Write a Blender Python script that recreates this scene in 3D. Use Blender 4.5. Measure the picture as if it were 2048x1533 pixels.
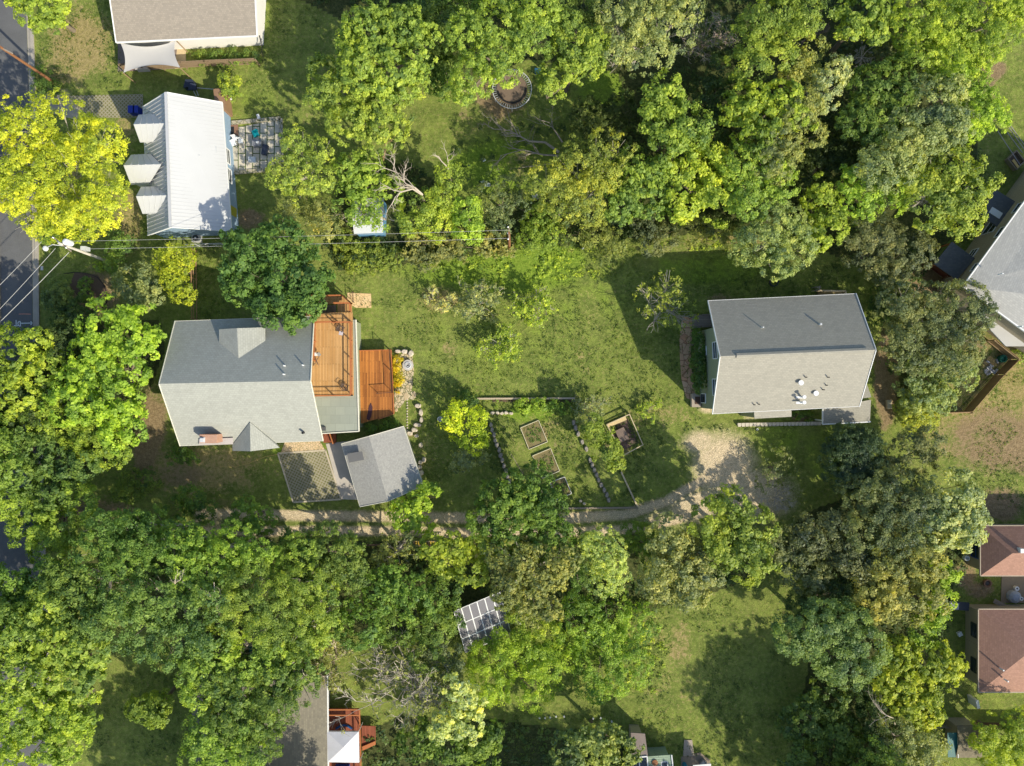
import bpy, math, random
import numpy as np
from mathutils import Vector, Matrix
R = math.radians
for o in list(bpy.data.objects): bpy.data.objects.remove(o)
C = bpy.context.scene.collection

# ---------- camera, sky, sun, exposure ----------
CAM_H = 79.0            # camera height in metres, looking straight down
S = 18.0                # photo pixels per metre on the ground
cd = bpy.data.cameras.new('camera'); cam = bpy.data.objects.new('camera', cd); C.objects.link(cam)
cam.location = (0, 0, CAM_H); cam.rotation_euler = (0, 0, 0)
cd.sensor_width = 36.0; cd.lens = 36.0*CAM_H/(2048/S); cd.clip_start = .5; cd.clip_end = 6000
bpy.context.scene.camera = cam
EL, AZX, AZY = R(35.5), -.722, .692      # light travels toward (-x, +y)
sl = bpy.data.lights.new('sun', 'SUN'); sl.energy = 4.3; sl.angle = R(.55); sl.color = (1, .91, .73)
sun = bpy.data.objects.new('sun', sl); C.objects.link(sun)
d = Vector((AZX*math.cos(EL), AZY*math.cos(EL), -math.sin(EL)))
sun.rotation_euler = d.to_track_quat('-Z', 'Y').to_euler(); sun.location = (40, -40, 60)
W = bpy.data.worlds.new('World'); bpy.context.scene.world = W; W.use_nodes = True
nt = W.node_tree; sky = nt.nodes.new('ShaderNodeTexSky'); sky.sky_type = 'NISHITA'; sky.sun_disc = False
sky.sun_elevation = EL; sky.sun_rotation = math.atan2(-AZX, -AZY); sky.altitude = 200; sky.dust_density = 1.5
bg = nt.nodes['Background']; nt.links.new(sky.outputs[0], bg.inputs[0]); bg.inputs[1].default_value = .145
vs = bpy.context.scene.view_settings
vs.view_transform = 'Standard'; vs.look = 'None'; vs.gamma = 1; vs.use_curve_mapping = False; vs.exposure = .40
cy = bpy.context.scene.cycles; cy.max_bounces = 5; cy.diffuse_bounces = 3; cy.glossy_bounces = 2; cy.transmission_bounces = 3; cy.transparent_max_bounces = 6

def P(px, py, h=0.0):
    k = (CAM_H-h)/CAM_H/S
    return Vector(((px-1024)*k, (766.5-py)*k, h))

# ---------- materials ----------
MATS = {}
def newmat(name):
    m = bpy.data.materials.new(name); m.use_nodes = True
    n = m.node_tree; b = n.nodes['Principled BSDF']
    b.inputs['Specular IOR Level'].default_value = .3
    return m, n, b
class NB:
    def __init__(s, n): s.n = n
    def new(s, t, **k):
        q = s.n.nodes.new('ShaderNode'+t)
        for a, v in k.items():
            if a.startswith('i_'):
                key = a[2:]; key = int(key) if key.isdigit() else key.replace('_', ' ')
                s.set(q.inputs[key], v)
            else: setattr(q, a, v)
        return q
    def set(s, inp, v):
        if isinstance(v, bpy.types.NodeSocket): s.n.links.new(v, inp)
        else:
            if hasattr(inp.default_value, '__len__') and not hasattr(v, '__len__'): v = (v,)*len(inp.default_value)
            if hasattr(v, '__len__') and len(v) == 3 and len(inp.default_value) == 4: v = (*v, 1)
            inp.default_value = v
    def math(s, op, a, b=0.0, c=0.0):
        q = s.new('Math', operation=op); s.set(q.inputs[0], a); s.set(q.inputs[1], b); s.set(q.inputs[2], c); return q.outputs[0]
    def mix(s, f, a, b, blend='MIX'):
        q = s.new('Mix', data_type='RGBA', blend_type=blend); s.set(q.inputs[0], f); s.set(q.inputs[6], a); s.set(q.inputs[7], b); return q.outputs[2]
    def noise(s, vec, scale, detail=3, rough=.6):
        q = s.new('TexNoise', i_Scale=scale, i_Detail=detail, i_Roughness=rough); s.n.links.new(vec, q.inputs['Vector']); return q.outputs['Fac']
    def ramp(s, f, a, b):
        q = s.new('MapRange', interpolation_type='SMOOTHSTEP'); s.set(q.inputs[0], f); s.set(q.inputs[1], a); s.set(q.inputs[2], b); return q.outputs[0]
def rgb(v, k): return tuple(min(1, max(0, c*k)) for c in v)

def mat(name, base, kind='plain', rough=.85, var=.25, metal=0.0, alt=None, sx=.3, sy=.2, bump=.3, spec=.3, nscale=.6):
    if name in MATS: return MATS[name]
    m, n, b = newmat(name); q = NB(n)
    uv = q.new('UVMap').outputs[0]; ob = q.new('TexCoord').outputs['Object']
    lo = q.noise(ob, nscale, 5, .65); hi = q.noise(ob, 9.0, 2, .6)
    if kind == 'shingle': lo = q.math('ADD', q.math('MULTIPLY', lo, .6), q.math('MULTIPLY', q.noise(q.new('Mapping', i_Vector=uv, i_Scale=(1.2, .12, 1)).outputs[0], 1.0, 4, .7), .4))
    col = base; h = hi
    if kind in ('shingle', 'boards', 'brick', 'pavers'):
        t = q.new('TexBrick', i_Vector=uv, i_Scale=1.0, i_Mortar_Smooth=.3)
        t.offset = .5; t.squash = 1
        t.inputs['Brick Width'].default_value = sx; t.inputs['Row Height'].default_value = sy
        t.inputs['Mortar Size'].default_value = {'shingle': .018, 'boards': .016, 'brick': .012, 'pavers': .06}[kind]
        a2 = alt or rgb(base, .72)
        q.set(t.inputs['Color1'], base); q.set(t.inputs['Color2'], a2)
        q.set(t.inputs['Mortar'], {'shingle': rgb(base, .78), 'boards': rgb(base, .25), 'brick': (.45, .42, .38), 'pavers': (.06, .10, .02)}[kind])
        col = t.outputs['Color']; h = t.outputs['Fac']
    elif kind == 'stone':
        v = q.new('TexVoronoi', feature='DISTANCE_TO_EDGE', i_Vector=ob, i_Scale=1/sx)
        v2 = q.new('TexVoronoi', i_Vector=ob, i_Scale=1/sx)
        c2 = q.mix(q.math('MULTIPLY', q.new('SeparateColor', i_0=v2.outputs['Color']).outputs[0], 1.0), base, alt or rgb(base, .6))
        col = q.mix(q.ramp(v.outputs['Distance'], sy*.4, sy), rgb(base, .55) if (bump >= .9 or name.startswith('flag')) else (.09, .11, .035), c2); h = v.outputs['Distance']
    elif kind == 'lattice':
        # diamond grid of concrete ribs with turf in the openings
        sp = q.new('SeparateXYZ', i_0=uv)
        u = q.math('MULTIPLY', q.math('ADD', sp.outputs[0], sp.outputs[1]), 1/sx); w = q.math('MULTIPLY', q.math('SUBTRACT', sp.outputs[0], sp.outputs[1]), 1/sx)
        fa = q.math('ABSOLUTE', q.math('SUBTRACT', q.math('FRACT', u), .5)); fb = q.math('ABSOLUTE', q.math('SUBTRACT', q.math('FRACT', w), .5))
        rib = q.ramp(q.math('MAXIMUM', fa, fb), .28, .36)
        tf = q.mix(q.noise(ob, 1.2, 3), (.07, .11, .02), (.30, .25, .12))
        col = q.mix(rib, tf, base); h = rib
    f = q.math('MULTIPLY_ADD', q.math('ADD', q.math('MULTIPLY', lo, 1.3), q.math('MULTIPLY', hi, .7)), var*1.6, 1-var*1.6)
    cc = q.new('CombineColor', i_0=f, i_1=f, i_2=f).outputs[0]
    q.set(b.inputs['Base Color'], q.mix(1.0, col, cc, 'MULTIPLY'))
    b.inputs['Roughness'].default_value = rough; b.inputs['Metallic'].default_value = metal; b.inputs['Specular IOR Level'].default_value = spec
    bp = q.new('Bump', i_Strength=bump, i_Distance=.02, i_Height=h); n.links.new(bp.outputs[0], b.inputs['Normal'])
    MATS[name] = m; return m

def leaf_mat():
    m, n, b = newmat('foliage'); q = NB(n)
    oc = q.new('ObjectInfo').outputs['Color']
    at = q.new('Attribute', attribute_name='tint'); t = at.outputs['Fac']
    f = q.math('MULTIPLY_ADD', t, 1.1, .53)
    cc = q.new('CombineColor', i_0=q.math('MULTIPLY', f, q.math('MULTIPLY_ADD', t, .34, .76)), i_1=f, i_2=q.math('MULTIPLY_ADD', t, .3, .7)).outputs[0]
    col = q.mix(1.0, oc, cc, 'MULTIPLY')
    q.set(b.inputs['Base Color'], col); b.inputs['Roughness'].default_value = .5; b.inputs['Specular IOR Level'].default_value = .32
    tr = q.new('BsdfTranslucent', i_0=q.mix(1.0, col, (1.0, 1.0, .45), 'MULTIPLY'))
    mx = q.new('MixShader', i_0=.5); n.links.new(b.outputs[0], mx.inputs[1]); n.links.new(tr.outputs[0], mx.inputs[2])
    n.links.new(mx.outputs[0], n.nodes['Material Output'].inputs[0]); return m
LEAF = leaf_mat()

def ground_mat():
    m, n, b = newmat('ground'); q = NB(n)
    ob = q.new('TexCoord').outputs['Object']
    A = lambda k: q.new('Attribute', attribute_name=k).outputs['Fac']
    n1 = q.noise(ob, .12, 4, .6); n2 = q.noise(ob, .55, 5, .65); n3 = q.noise(ob, 3.0, 4, .7); n4 = q.noise(ob, 11.0, 3, .7)
    g = q.mix(q.ramp(n2, .32, .68), (.135, .185, .040), (.235, .292, .062))
    g = q.mix(q.math('MULTIPLY', q.ramp(n3, .48, .70), .8), g, (.31, .29, .105))
    g = q.mix(q.math('MULTIPLY', q.ramp(n1, .45, .7), .35), g, (.26, .285, .08))
    def layer(g, key, c1, c2, spread=.9, soft=.16, fine=False):
        mk = q.math('ADD', A(key), q.math('MULTIPLY', q.math('SUBTRACT', q.math('ADD', q.math('MULTIPLY', n2, .45), q.math('ADD', q.math('MULTIPLY', n3, .35), q.math('MULTIPLY', n4, .2))), .5), spread*2))
        f = q.ramp(mk, .5-soft, .5+soft)
        return q.mix(f, g, q.mix(q.ramp(n4 if fine else n3, .3, .7), c1, c2))
    g = layer(g, 'lush', (.14, .24, .025), (.25, .34, .05))
    g = layer(g, 'dry', (.27, .235, .085), (.40, .32, .15), 1.1)
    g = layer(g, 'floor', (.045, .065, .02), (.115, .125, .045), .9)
    g = layer(g, 'dirt', (.235, .17, .092), (.33, .25, .14), .8)
    g = layer(g, 'gravel', (.50, .39, .235), (.78, .65, .45), .6, .34, True)
    v = q.math('MULTIPLY_ADD', n4, 1.4, .30); v2 = q.math('MULTIPLY_ADD', q.noise(ob, 2.2, 4, .7), .9, .56)
    v = q.math('MULTIPLY', v, v2)
    q.set(b.inputs['Base Color'], q.mix(1.0, g, q.new('CombineColor', i_0=v, i_1=v, i_2=v).outputs[0], 'MULTIPLY'))
    b.inputs['Roughness'].default_value = .95; b.inputs['Specular IOR Level'].default_value = .1
    bp = q.new('Bump', i_Strength=.9, i_Distance=.12, i_Height=q.math('ADD', n4, n3)); n.links.new(bp.outputs[0], b.inputs['Normal'])
    return m
GROUND = ground_mat()

# ---------- mesh builder ----------
ROOT = {}
class MB:
    def __init__(s): s.v = []; s.f = []; s.mi = []
    def face(s, pts, mi=0):
        k = len(s.v); s.v += [Vector(p) for p in pts]; s.f.append(list(range(k, k+len(pts)))); s.mi.append(mi); return s
    def slab(s, pts, t=.15, mi=0, side=None):
        pts = [Vector(p) for p in pts]
        nrm = (pts[1]-pts[0]).cross(pts[2]-pts[0])
        if nrm.z < 0: pts = pts[::-1]
        lo = [p-Vector((0, 0, t)) for p in pts]; s.face(pts, mi); s.face(lo[::-1], mi)
        for i in range(len(pts)):
            j = (i+1) % len(pts); s.face([lo[i], lo[j], pts[j], pts[i]], mi if side is None else side)
        return s
    def prism(s, pts, z0, z1, mi=0): return s.slab([(p[0], p[1], z1) for p in pts], z1-z0, mi)
    def box(s, c, d, a=0, mi=0):
        ca, sa = math.cos(a), math.sin(a); q = []
        for x, y in ((-1, -1), (1, -1), (1, 1), (-1, 1)):
            X, Y = x*d[0]/2, y*d[1]/2; q.append((c[0]+X*ca-Y*sa, c[1]+X*sa+Y*ca))
        return s.prism(q, c[2]-d[2]/2, c[2]+d[2]/2, mi)
    def beam(s, a, b, w, h=None, mi=0):
        a = Vector(a); b = Vector(b); h = h or w; d = (b-a)
        if d.length < 1e-6: return s
        d.normalize(); u = d.cross(Vector((0, 0, 1)))
        if u.length < .01: u = Vector((1, 0, 0))
        u.normalize(); n = u.cross(d).normalized(); u = u*w/2; n = n*h/2
        r = [a-u-n, a+u-n, a+u+n, a-u+n]; t = [b-u-n, b+u-n, b+u+n, b-u+n]
        s.face(r, mi); s.face(t[::-1], mi)
        for i in range(4): j = (i+1) % 4; s.face([r[j], r[i], t[i], t[j]], mi)
        return s
    def tube(s, pts, rad, n=6, mi=0, cap=True):
        pts = [Vector(p) for p in pts]; rad = rad if hasattr(rad, '__len__') else [rad]*len(pts); rings = []
        for i, p in enumerate(pts):
            d = (pts[min(i+1, len(pts)-1)]-pts[max(i-1, 0)]).normalized()
            u = d.cross(Vector((0, 0, 1)));
            if u.length < .05: u = d.cross(Vector((1, 0, 0)))
            u.normalize(); w = d.cross(u); k = len(s.v)
            for j in range(n): a = 2*math.pi*j/n; s.v.append(p+(u*math.cos(a)+w*math.sin(a))*rad[i])
            rings.append(k)
        for a, b in zip(rings, rings[1:]):
            for j in range(n): s.f.append([a+j, a+(j+1) % n, b+(j+1) % n, b+j]); s.mi.append(mi)
        if cap: s.f.append([rings[0]+j for j in range(n)][::-1]); s.f.append([rings[-1]+j for j in range(n)]); s.mi += [mi, mi]
        return s
    def lathe(s, c, prof, n=20, mi=0):
        rings = []
        for r, z in prof:
            k = len(s.v); rings.append(k)
            for j in range(n): a = 2*math.pi*j/n; s.v.append(Vector((c[0]+r*math.cos(a), c[1]+r*math.sin(a), c[2]+z)))
        for a, b in zip(rings, rings[1:]):
            for j in range(n): s.f.append([a+j, a+(j+1) % n, b+(j+1) % n, b+j]); s.mi.append(mi)
        return s
    def build(s, name, mats, parent=None, loc=None, smooth=False, ang=0.0):
        mats = mats if isinstance(mats, (list, tuple)) else [mats]
        off = ROOT[parent.name] if parent else Vector(loc if loc is not None else (0, 0, 0))
        me = bpy.data.meshes.new(name); me.from_pydata([tuple(v-off) for v in s.v], [], s.f)
        for m in mats: me.materials.append(m)
        me.polygons.foreach_set('material_index', s.mi)
        uvl = me.uv_layers.new(name='UVMap').data; ca, sa = math.cos(ang), math.sin(ang)
        for p in me.polygons:
            nn = p.normal; u = Vector((0, 0, 1)).cross(nn)
            u = Vector((ca, sa, 0)) if u.length < .05 else u.normalized(); w = nn.cross(u)
            for li in p.loop_indices:
                co = me.vertices[me.loops[li].vertex_index].co; uvl[li].uv = (co.dot(u), co.dot(w))
        if smooth: me.polygons.foreach_set('use_smooth', [True]*len(me.polygons))
        o = bpy.data.objects.new(name, me); C.objects.link(o)
        if parent: o.parent = parent
        else: o.location = off
        ROOT[o.name] = off; return o
def tag(o, label, cat, group=None, kind=None):
    o['label'] = label; o['category'] = cat
    if group: o['group'] = group
    if kind: o['kind'] = kind
    return o
def thing(name, label, cat, loc, group=None):
    o = bpy.data.objects.new(name, None); C.objects.link(o); loc = Vector(loc); o.location = loc; ROOT[o.name] = loc
    o.empty_display_size = .3; return tag(o, label, cat, group)
def struct(o): o['kind'] = 'structure'; return o
rnd = random.Random(7)
# ---------- ground masks (what the soil itself is made of) ----------
def pxw(x, y): return ((x-1024)/S, (766.5-y)/S)
def inpoly(X, Y, poly):
    r = np.zeros(X.shape, bool); n = len(poly); j = n-1
    for i in range(n):
        xi, yi = poly[i]; xj, yj = poly[j]
        c = ((yi > Y) != (yj > Y)) & (X < (xj-xi)*(Y-yi)/((yj-yi) or 1e-9)+xi); r ^= c; j = i
    return r
def ell(X, Y, cx, cy, rx, ry, a=0, soft=.35):
    ca, sa = math.cos(R(a)), math.sin(R(a)); dx = X-cx; dy = Y-cy
    d = np.sqrt(((dx*ca+dy*sa)/rx)**2+((-dx*sa+dy*ca)/ry)**2); return np.clip((1+soft-d)/(2*soft), 0, 1)
def seg(X, Y, pts, w, soft=.4):
    best = np.full(X.shape, 1e9)
    for (ax, ay), (bx, by) in zip(pts, pts[1:]):
        vx, vy = bx-ax, by-ay; t = np.clip(((X-ax)*vx+(Y-ay)*vy)/(vx*vx+vy*vy), 0, 1); best = np.minimum(best, np.hypot(X-ax-t*vx, Y-ay-t*vy))
    return np.clip((w*(1+soft)-best)/(2*soft*w), 0, 1)
WOODS = [
 [(1180,-60),(2000,-60),(1950,230),(1965,420),(1880,500),(1850,570),(1730,540),(1640,500),(1500,460),(1300,475),(1050,500),(680,545),(650,480),(690,330),(820,325),(950,420),(1050,420),(1170,300),(1250,200)],
 [(540,-60),(1180,-60),(1250,150),(1060,120),(900,170),(860,140),(720,60),(560,-20)],
 [(1600,1030),(1780,960),(1930,1000),(1925,1110),(1880,1280),(1860,1440),(1880,1600),(1560,1600),(1600,1420),(1640,1200),(1560,1100)],
 [(560,1085),(1280,1080),(1480,1070),(1540,1150),(1280,1230),(1130,1260),(1060,1200),(880,1290),(720,1270),(560,1220)],
 [(110,1130),(560,1060),(640,1200),(600,1320),(380,1300),(180,1200)],
 [(1760,570),(1990,600),(1960,680),(1900,720),(1840,820),(1790,800),(1760,700)],
 [(700,1480),(800,1430),(1000,1440),(1260,1480),(1260,1600),(760,1600)],
 [(0,660),(320,640),(330,700),(260,900),(150,960),(90,1100),(0,1000)]]
WOODW = [[pxw(*p) for p in w] for w in WOODS]
E_ = {  # photo-pixel ellipses: x, y, rx, ry, angle, strength
 'lush': [(1000,690,260,110,0,.36),(1000,545,190,50,0,.75),(1100,520,80,45,0,.8),(1430,540,170,45,0,.55),(1560,880,60,50,0,.5),(1620,620,80,40,0,.6),(520,200,60,40,0,.4),(1180,600,120,90,0,.4),(1660,900,90,100,0,.45),(1200,1260,140,90,0,.55),(1220,180,80,60,0,.6),(950,330,80,60,0,.4),(1060,830,60,20,0,.8),(1000,330,120,70,0,.7),(600,900,60,12,-5,.9)],
 'dry': [(160,90,75,80,0,.72),(110,140,60,40,0,.6),(880,600,50,30,0,.65),(1180,620,30,50,-25,.38),(1165,720,16,50,-20,.40),(900,700,20,25,0,.5),(860,920,50,60,0,.4),(1480,480,120,12,0,.62),(1000,880,90,60,0,.3),(1080,860,70,50,0,.4),(1310,830,90,30,0,.45),(1990,800,130,140,0,.55),(1960,220,50,120,0,.35),(640,930,90,60,0,.45),(400,940,150,60,0,.62),(1340,1380,90,60,0,.35),(1360,1290,30,60,0,.5),(1340,1200,100,30,0,.3),(255,440,40,80,0,.62),(250,260,30,60,0,.5),(430,520,40,40,0,.3),(440,100,80,30,0,.35),(1430,500,200,20,0,.35),(880,1000,200,20,0,.25),(200,420,60,50,0,.4),(1900,870,90,60,0,.5),(1290,1260,60,60,0,.4),(930,250,60,50,0,.35),(640,215,60,40,0,.25),(1540,520,90,20,0,.35),(1100,770,150,20,0,.2)],
 'dirt': [(1985,880,120,80,0,.62),(2000,1010,60,40,0,.7),(2040,900,60,60,0,.7),(1080,680,0.1,0.1,0,0),(1990,140,25,25,0,.8),(1970,165,25,15,0,.6),(1175,700,8,60,-20,.40),(1080,870,20,18,0,.7),(1090,930,22,20,0,.75),(1115,970,20,14,0,.7),(1000,190,60,60,0,.7),(980,300,40,40,0,.3),(190,590,60,55,0,.72),(300,870,35,110,10,.75),(360,950,70,35,0,.55),(1050,330,60,40,0,.45),(500,440,35,25,0,.7),(1930,1150,25,30,30,.8),(1960,1180,35,20,0,.7),(620,245,30,30,0,.3),(440,88,80,12,0,.6),(1560,745,10,10,0,0),(1772,760,24,95,0,1.0),(1240,880,40,40,0,.6),(1440,600,30,20,0,.6),(1130,900,40,30,20,.4),(200,1020,90,30,0,.6),(1400,1000,40,25,0,.5),(1930,640,60,60,0,.3),(1860,560,60,40,0,.7),(250,480,50,40,0,.4),(1600,836,20,10,0,.7),(1980,700,60,60,0,.5),(430,1010,60,20,0,.45),(930,235,25,20,0,.4),(740,900,100,16,-20,.8),(880,300,30,20,0,.3)],
 'gravel': [(1450,935,62,70,-15,.9),(1505,985,82,52,10,.85),(1400,1010,90,34,-15,.75),(1400,885,40,26,0,.7),(1420,818,25,10,0,.7),(1330,1035,60,20,-15,.6),(440,1045,40,22,0,.55),(110,190,30,14,0,.8),(1500,835,15,8,0,.5),(690,850,20,10,0,.3)],
}
TR1 = [(400,1028),(560,1031),(780,1034),(960,1037),(1120,1037),(1250,1030),(1330,1005),(1400,965),(1450,920)]
TR2 = [(400,1062),(560,1063),(760,1062),(900,1066),(1130,1066),(1250,1060),(1350,1040),(1440,1000)]
def masks(X, Y):
    X = np.asarray(X); Y = np.asarray(Y); out = {}
    for k, L in E_.items():
        m = np.zeros(X.shape)
        for (x, y, rx, ry, a, s) in L:
            if s: cx, cy_ = pxw(x, y); m = np.maximum(m, s*ell(X, Y, cx, cy_, rx/S, ry/S, -a, .5))
        out[k] = m
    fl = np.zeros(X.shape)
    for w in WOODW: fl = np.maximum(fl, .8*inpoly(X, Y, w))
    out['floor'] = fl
    tr = np.maximum(seg(X, Y, [pxw(*p) for p in TR1], .62, .6), seg(X, Y, [pxw(*p) for p in TR2], .58, .6))
    out['gravel'] = np.maximum(out['gravel'], tr*.8); out['dirt'] = np.maximum(out['dirt'], tr*.8)
    out['track'] = tr
    return out
def ground_sheet(name, xs, ys, z, keep=None):
    X, Y = np.meshgrid(xs, ys); nx, ny = len(xs), len(ys)
    mk = masks(X, Y); Z = np.full(X.shape, z)
    co = np.stack([X, Y, Z], -1).reshape(-1, 3)
    i = np.arange(nx*ny).reshape(ny, nx); q = np.stack([i[:-1, :-1], i[:-1, 1:], i[1:, 1:], i[1:, :-1]], -1).reshape(-1, 4)
    if keep is not None:
        K = keep(mk, X, Y).reshape(-1); q = q[K[q].any(1)]; used = np.unique(q); rm = np.zeros(nx*ny, int); rm[used] = np.arange(len(used)); q = rm[q]; co = co[used]
        mk = {k: v.reshape(-1)[used] for k, v in mk.items()}
    me = mesh_np(name, co, q, GROUND)
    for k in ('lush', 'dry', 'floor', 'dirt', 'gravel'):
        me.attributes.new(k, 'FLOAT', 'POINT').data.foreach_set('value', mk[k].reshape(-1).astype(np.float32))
    o = bpy.data.objects.new(name, me); C.objects.link(o); return struct(o)
def mesh_np(name, co, q, m, tint=None):
    me = bpy.data.meshes.new(name); nq = len(q); k = q.shape[1]
    me.vertices.add(len(co)); me.vertices.foreach_set('co', np.ascontiguousarray(co, np.float32).ravel())
    me.loops.add(nq*k); me.loops.foreach_set('vertex_index', np.ascontiguousarray(q, np.int32).ravel())
    me.polygons.add(nq); me.polygons.foreach_set('loop_start', np.arange(0, nq*k, k, dtype=np.int32))
    me.update(calc_edges=True)
    if tint is not None: me.attributes.new('tint', 'FLOAT', 'POINT').data.foreach_set('value', tint.astype(np.float32))
    me.materials.append(m); return me
fx = np.arange(-63, 63.01, .3); fy = np.arange(-48, 48.01, .3)
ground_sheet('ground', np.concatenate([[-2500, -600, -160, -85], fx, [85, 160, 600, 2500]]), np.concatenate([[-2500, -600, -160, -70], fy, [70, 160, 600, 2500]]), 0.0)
dx = np.arange(-36, 32, .2); dy = np.arange(-19, -4, .2)
ground_sheet('driveway', dx, dy, .006, lambda mk, X, Y: (mk['track'] > .12) & (X < 18))
ground_sheet('gravel_pad', np.arange(10, 33, .2), np.arange(-18, -3, .2), .012, lambda mk, X, Y: ((ell(X, Y, *pxw(1450, 935), 4.2, 4.8, 15, .3) > .3) | (ell(X, Y, *pxw(1500, 985), 5.3, 3.4, -10, .3) > .3) | (ell(X, Y, *pxw(1410, 1010), 4.2, 1.9, 15, .3) > .4)))

def flat(name, pts, z, m, ang=0.0, h=0.0):
    b = MB(); b.slab([P(x, y).xy.to_3d()+Vector((0, 0, z)) for x, y in pts], max(.03, z)); return struct(b.build(name, m, ang=ang))
# street
asph = mat('asphalt', (.125, .127, .128), rough=.9, var=.3, nscale=.5); conc = mat('concrete', (.36, .33, .28), rough=.9, var=.3)
LE = [(-40,-700),(-12,0),(-9,120),(-7,280),(-4,480),(-1,640),(-2,690),(-8,900),(-18,1150),(-34,1510),(-64,2200)]
flat('road', [(36,-700),(51,0),(56,120),(61,280),(64,480),(66,690),(80,1150),(93,1510),(120,2200)]+LE[::-1], .02, asph)
b = MB(); kp = [(38,-600),(52,0),(57,120),(62,280),(65,480),(67,690),(81,1150),(94,1510),(118,2100)]
for (a, c) in zip(kp, kp[1:]):
    A = P(*a); B_ = P(*c)
    b.slab([A+Vector((0, 0, .05)), A+Vector((.32, 0, .05)), B_+Vector((.32, 0, .05)), B_+Vector((0, 0, .05))], .05)
    b.slab([A+Vector((.32, 0, .14)), A+Vector((.72, 0, .14)), B_+Vector((.72, 0, .14)), B_+Vector((.32, 0, .14))], .14)
struct(b.build('kerb', conc))
b = MB()
for (a, c) in zip(LE, LE[1:]):
    A = P(a[0]+3, a[1]); B_ = P(c[0]+3, c[1]); b.slab([A+Vector((-.45, 0, .14)), A+Vector((0, 0, .14)), B_+Vector((0, 0, .14)), B_+Vector((-.45, 0, .14))], .14)
struct(b.build('kerb', mat('kerbtan', (.42, .34, .22))))
# road marking: an arrow pointing to the kerb with the letters D T read from the other side
b = MB(); zz = .026
def stroke(a, c, w=.09): 
    A = P(*a)+Vector((0, 0, zz)); B_ = P(*c)+Vector((0, 0, zz)); d_ = (B_-A).normalized(); n_ = Vector((-d_.y, d_.x, 0))*w/2
    b.face([A-n_, B_-n_, B_+n_, A+n_])
for a, c in [((42.3,647),(65,646.6)),((65,646.6),(61.5,643.2)),((65,646.6),(61.5,650.5)),((40.7,643),(41.2,653)),((41.2,653),(38.5,652.5)),((38.5,652.5),(36.4,649.5)),((36.4,649.5),(36,646.5)),((36,646.5),(37.6,644)),((37.6,644),(40.7,643)),((32.5,640.5),(32.7,651.8)),((28.5,651.9),(36.6,651.7))]: stroke(a, c)
struct(b.build('road_marking', mat('chalk', (.60, .66, .66), var=.2)))
b = MB()
stroke((38,628.6),(48,628.4),.1); stroke((48,628.4),(62,628.8),.1)
struct(b.build('utility_marking', mat('chalk2', (.45, .22, .16), var=.3)))
# driveways, patios, paths
lat = mat('turfgrid', (.33, .30, .215), 'lattice', sx=.42, var=.25, bump=.5)
flat('parking_grid', [(558,908),(651,902),(682,998),(587,1004)], .03, lat, R(18))
flat('driveway_grid', [(128,192),(286,189),(286,236),(170,236)], .03, lat, 0)
flat('driveway_apron', [(92,182),(118,186),(134,196),(172,232),(150,240),(95,225),(63,210),(63,190)], .045, conc)
b = MB()
for a, c in [((556,907),(652,901)),((556,907),(587,1005)),((587,1005),(683,999)),((651,901),(683,999))]: b.beam(P(*a)+Vector((0, 0, .03)), P(*c)+Vector((0, 0, .03)), .16, .12)
struct(b.build('paving_edge', mat('edgestone', (.55, .48, .36))))
flat('concrete_apron', [(652,888),(700,882),(722,1000),(682,999)], .06, mat('paleconc', (.50, .46, .41), var=.18))
flagm = mat('flagtan', (.68, .48, .23), 'stone', sx=.6, sy=.04, alt=(.74, .55, .30), bump=.4)
flat('stone_patio', [(695,586),(742,588),(743,616),(712,616),(694,606)], .05, flagm)
flagr = mat('flagred', (.56, .30, .165), 'stone', sx=.9, sy=.04, alt=(.60, .42, .26), bump=.4)
flat('flagstone_path', [(1364,634),(1386,636),(1383,680),(1381,720),(1385,760),(1393,790),(1412,803),(1416,818),(1398,808),(1372,796),(1363,760),(1360,720),(1359,680)], .05, flagr)
peb = mat('pebble', (.58, .50, .34), 'stone', sx=.36, sy=.10, alt=(.50, .40, .24), bump=.5)
flat('pebble_patio', [(787,712),(824,705),(828,740),(824,780),(828,800),(812,800),(800,816),(790,818),(789,770)], .035, peb)
flat('gravel_bed', [(570,884),(640,883),(650,900),(562,906)], .05, mat('tanstone', (.58, .43, .25), 'stone', sx=.28, sy=.05, alt=(.66, .50, .32), bump=.6))
pav = mat('patioslab', (.50, .46, .37), 'pavers', sx=1.5, sy=.8, alt=(.60, .55, .44), var=.35)
flat('paver_patio', [(463,258),(556,240),(562,246),(561,322),(530,338),(465,345)], .05, pav, R(90))
b = MB()
for a, c in [((464,247),(562,238)),((562,238),(564,325)),((462,347),(530,341))]: b.beam(P(*a)+Vector((0, 0, .09)), P(*c)+Vector((0, 0, .09)), .42, .18)
struct(b.build('stone_edging', mat('edge2', (.48, .42, .28), 'stone', sx=.45, sy=.06, alt=(.36, .34, .28))))
flat('side_yard_slab', [(356,84),(372,84),(372,136),(350,138)], .05, mat('sandconc', (.58, .46, .28)))
flat('shade_patio', [(236,88),(356,88),(350,138),(236,144)], .04, mat('patiodark', (.22, .18, .16), var=.4))
flat('side_path', [(512,-30),(527,-30),(527,76),(512,78)], .05, mat('gravelpath', (.42, .33, .24), 'stone', sx=.22, sy=.05))
flat('back_patio', [(2003,1150),(2120,1150),(2120,1206),(2001,1206)], .06, mat('tanpatio', (.30, .24, .16), var=.25))
flat('concrete_slab', [(1368,1480),(1384,1480),(1388,1512),(1366,1512)], .08, mat('oldslab', (.40, .34, .28), var=.35))
flat('rear_patio', [(1362,1514),(1400,1505),(1420,1520),(1418,1600),(1360,1600)], .06, mat('oldslab2', (.30, .24, .18), var=.3))
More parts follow.
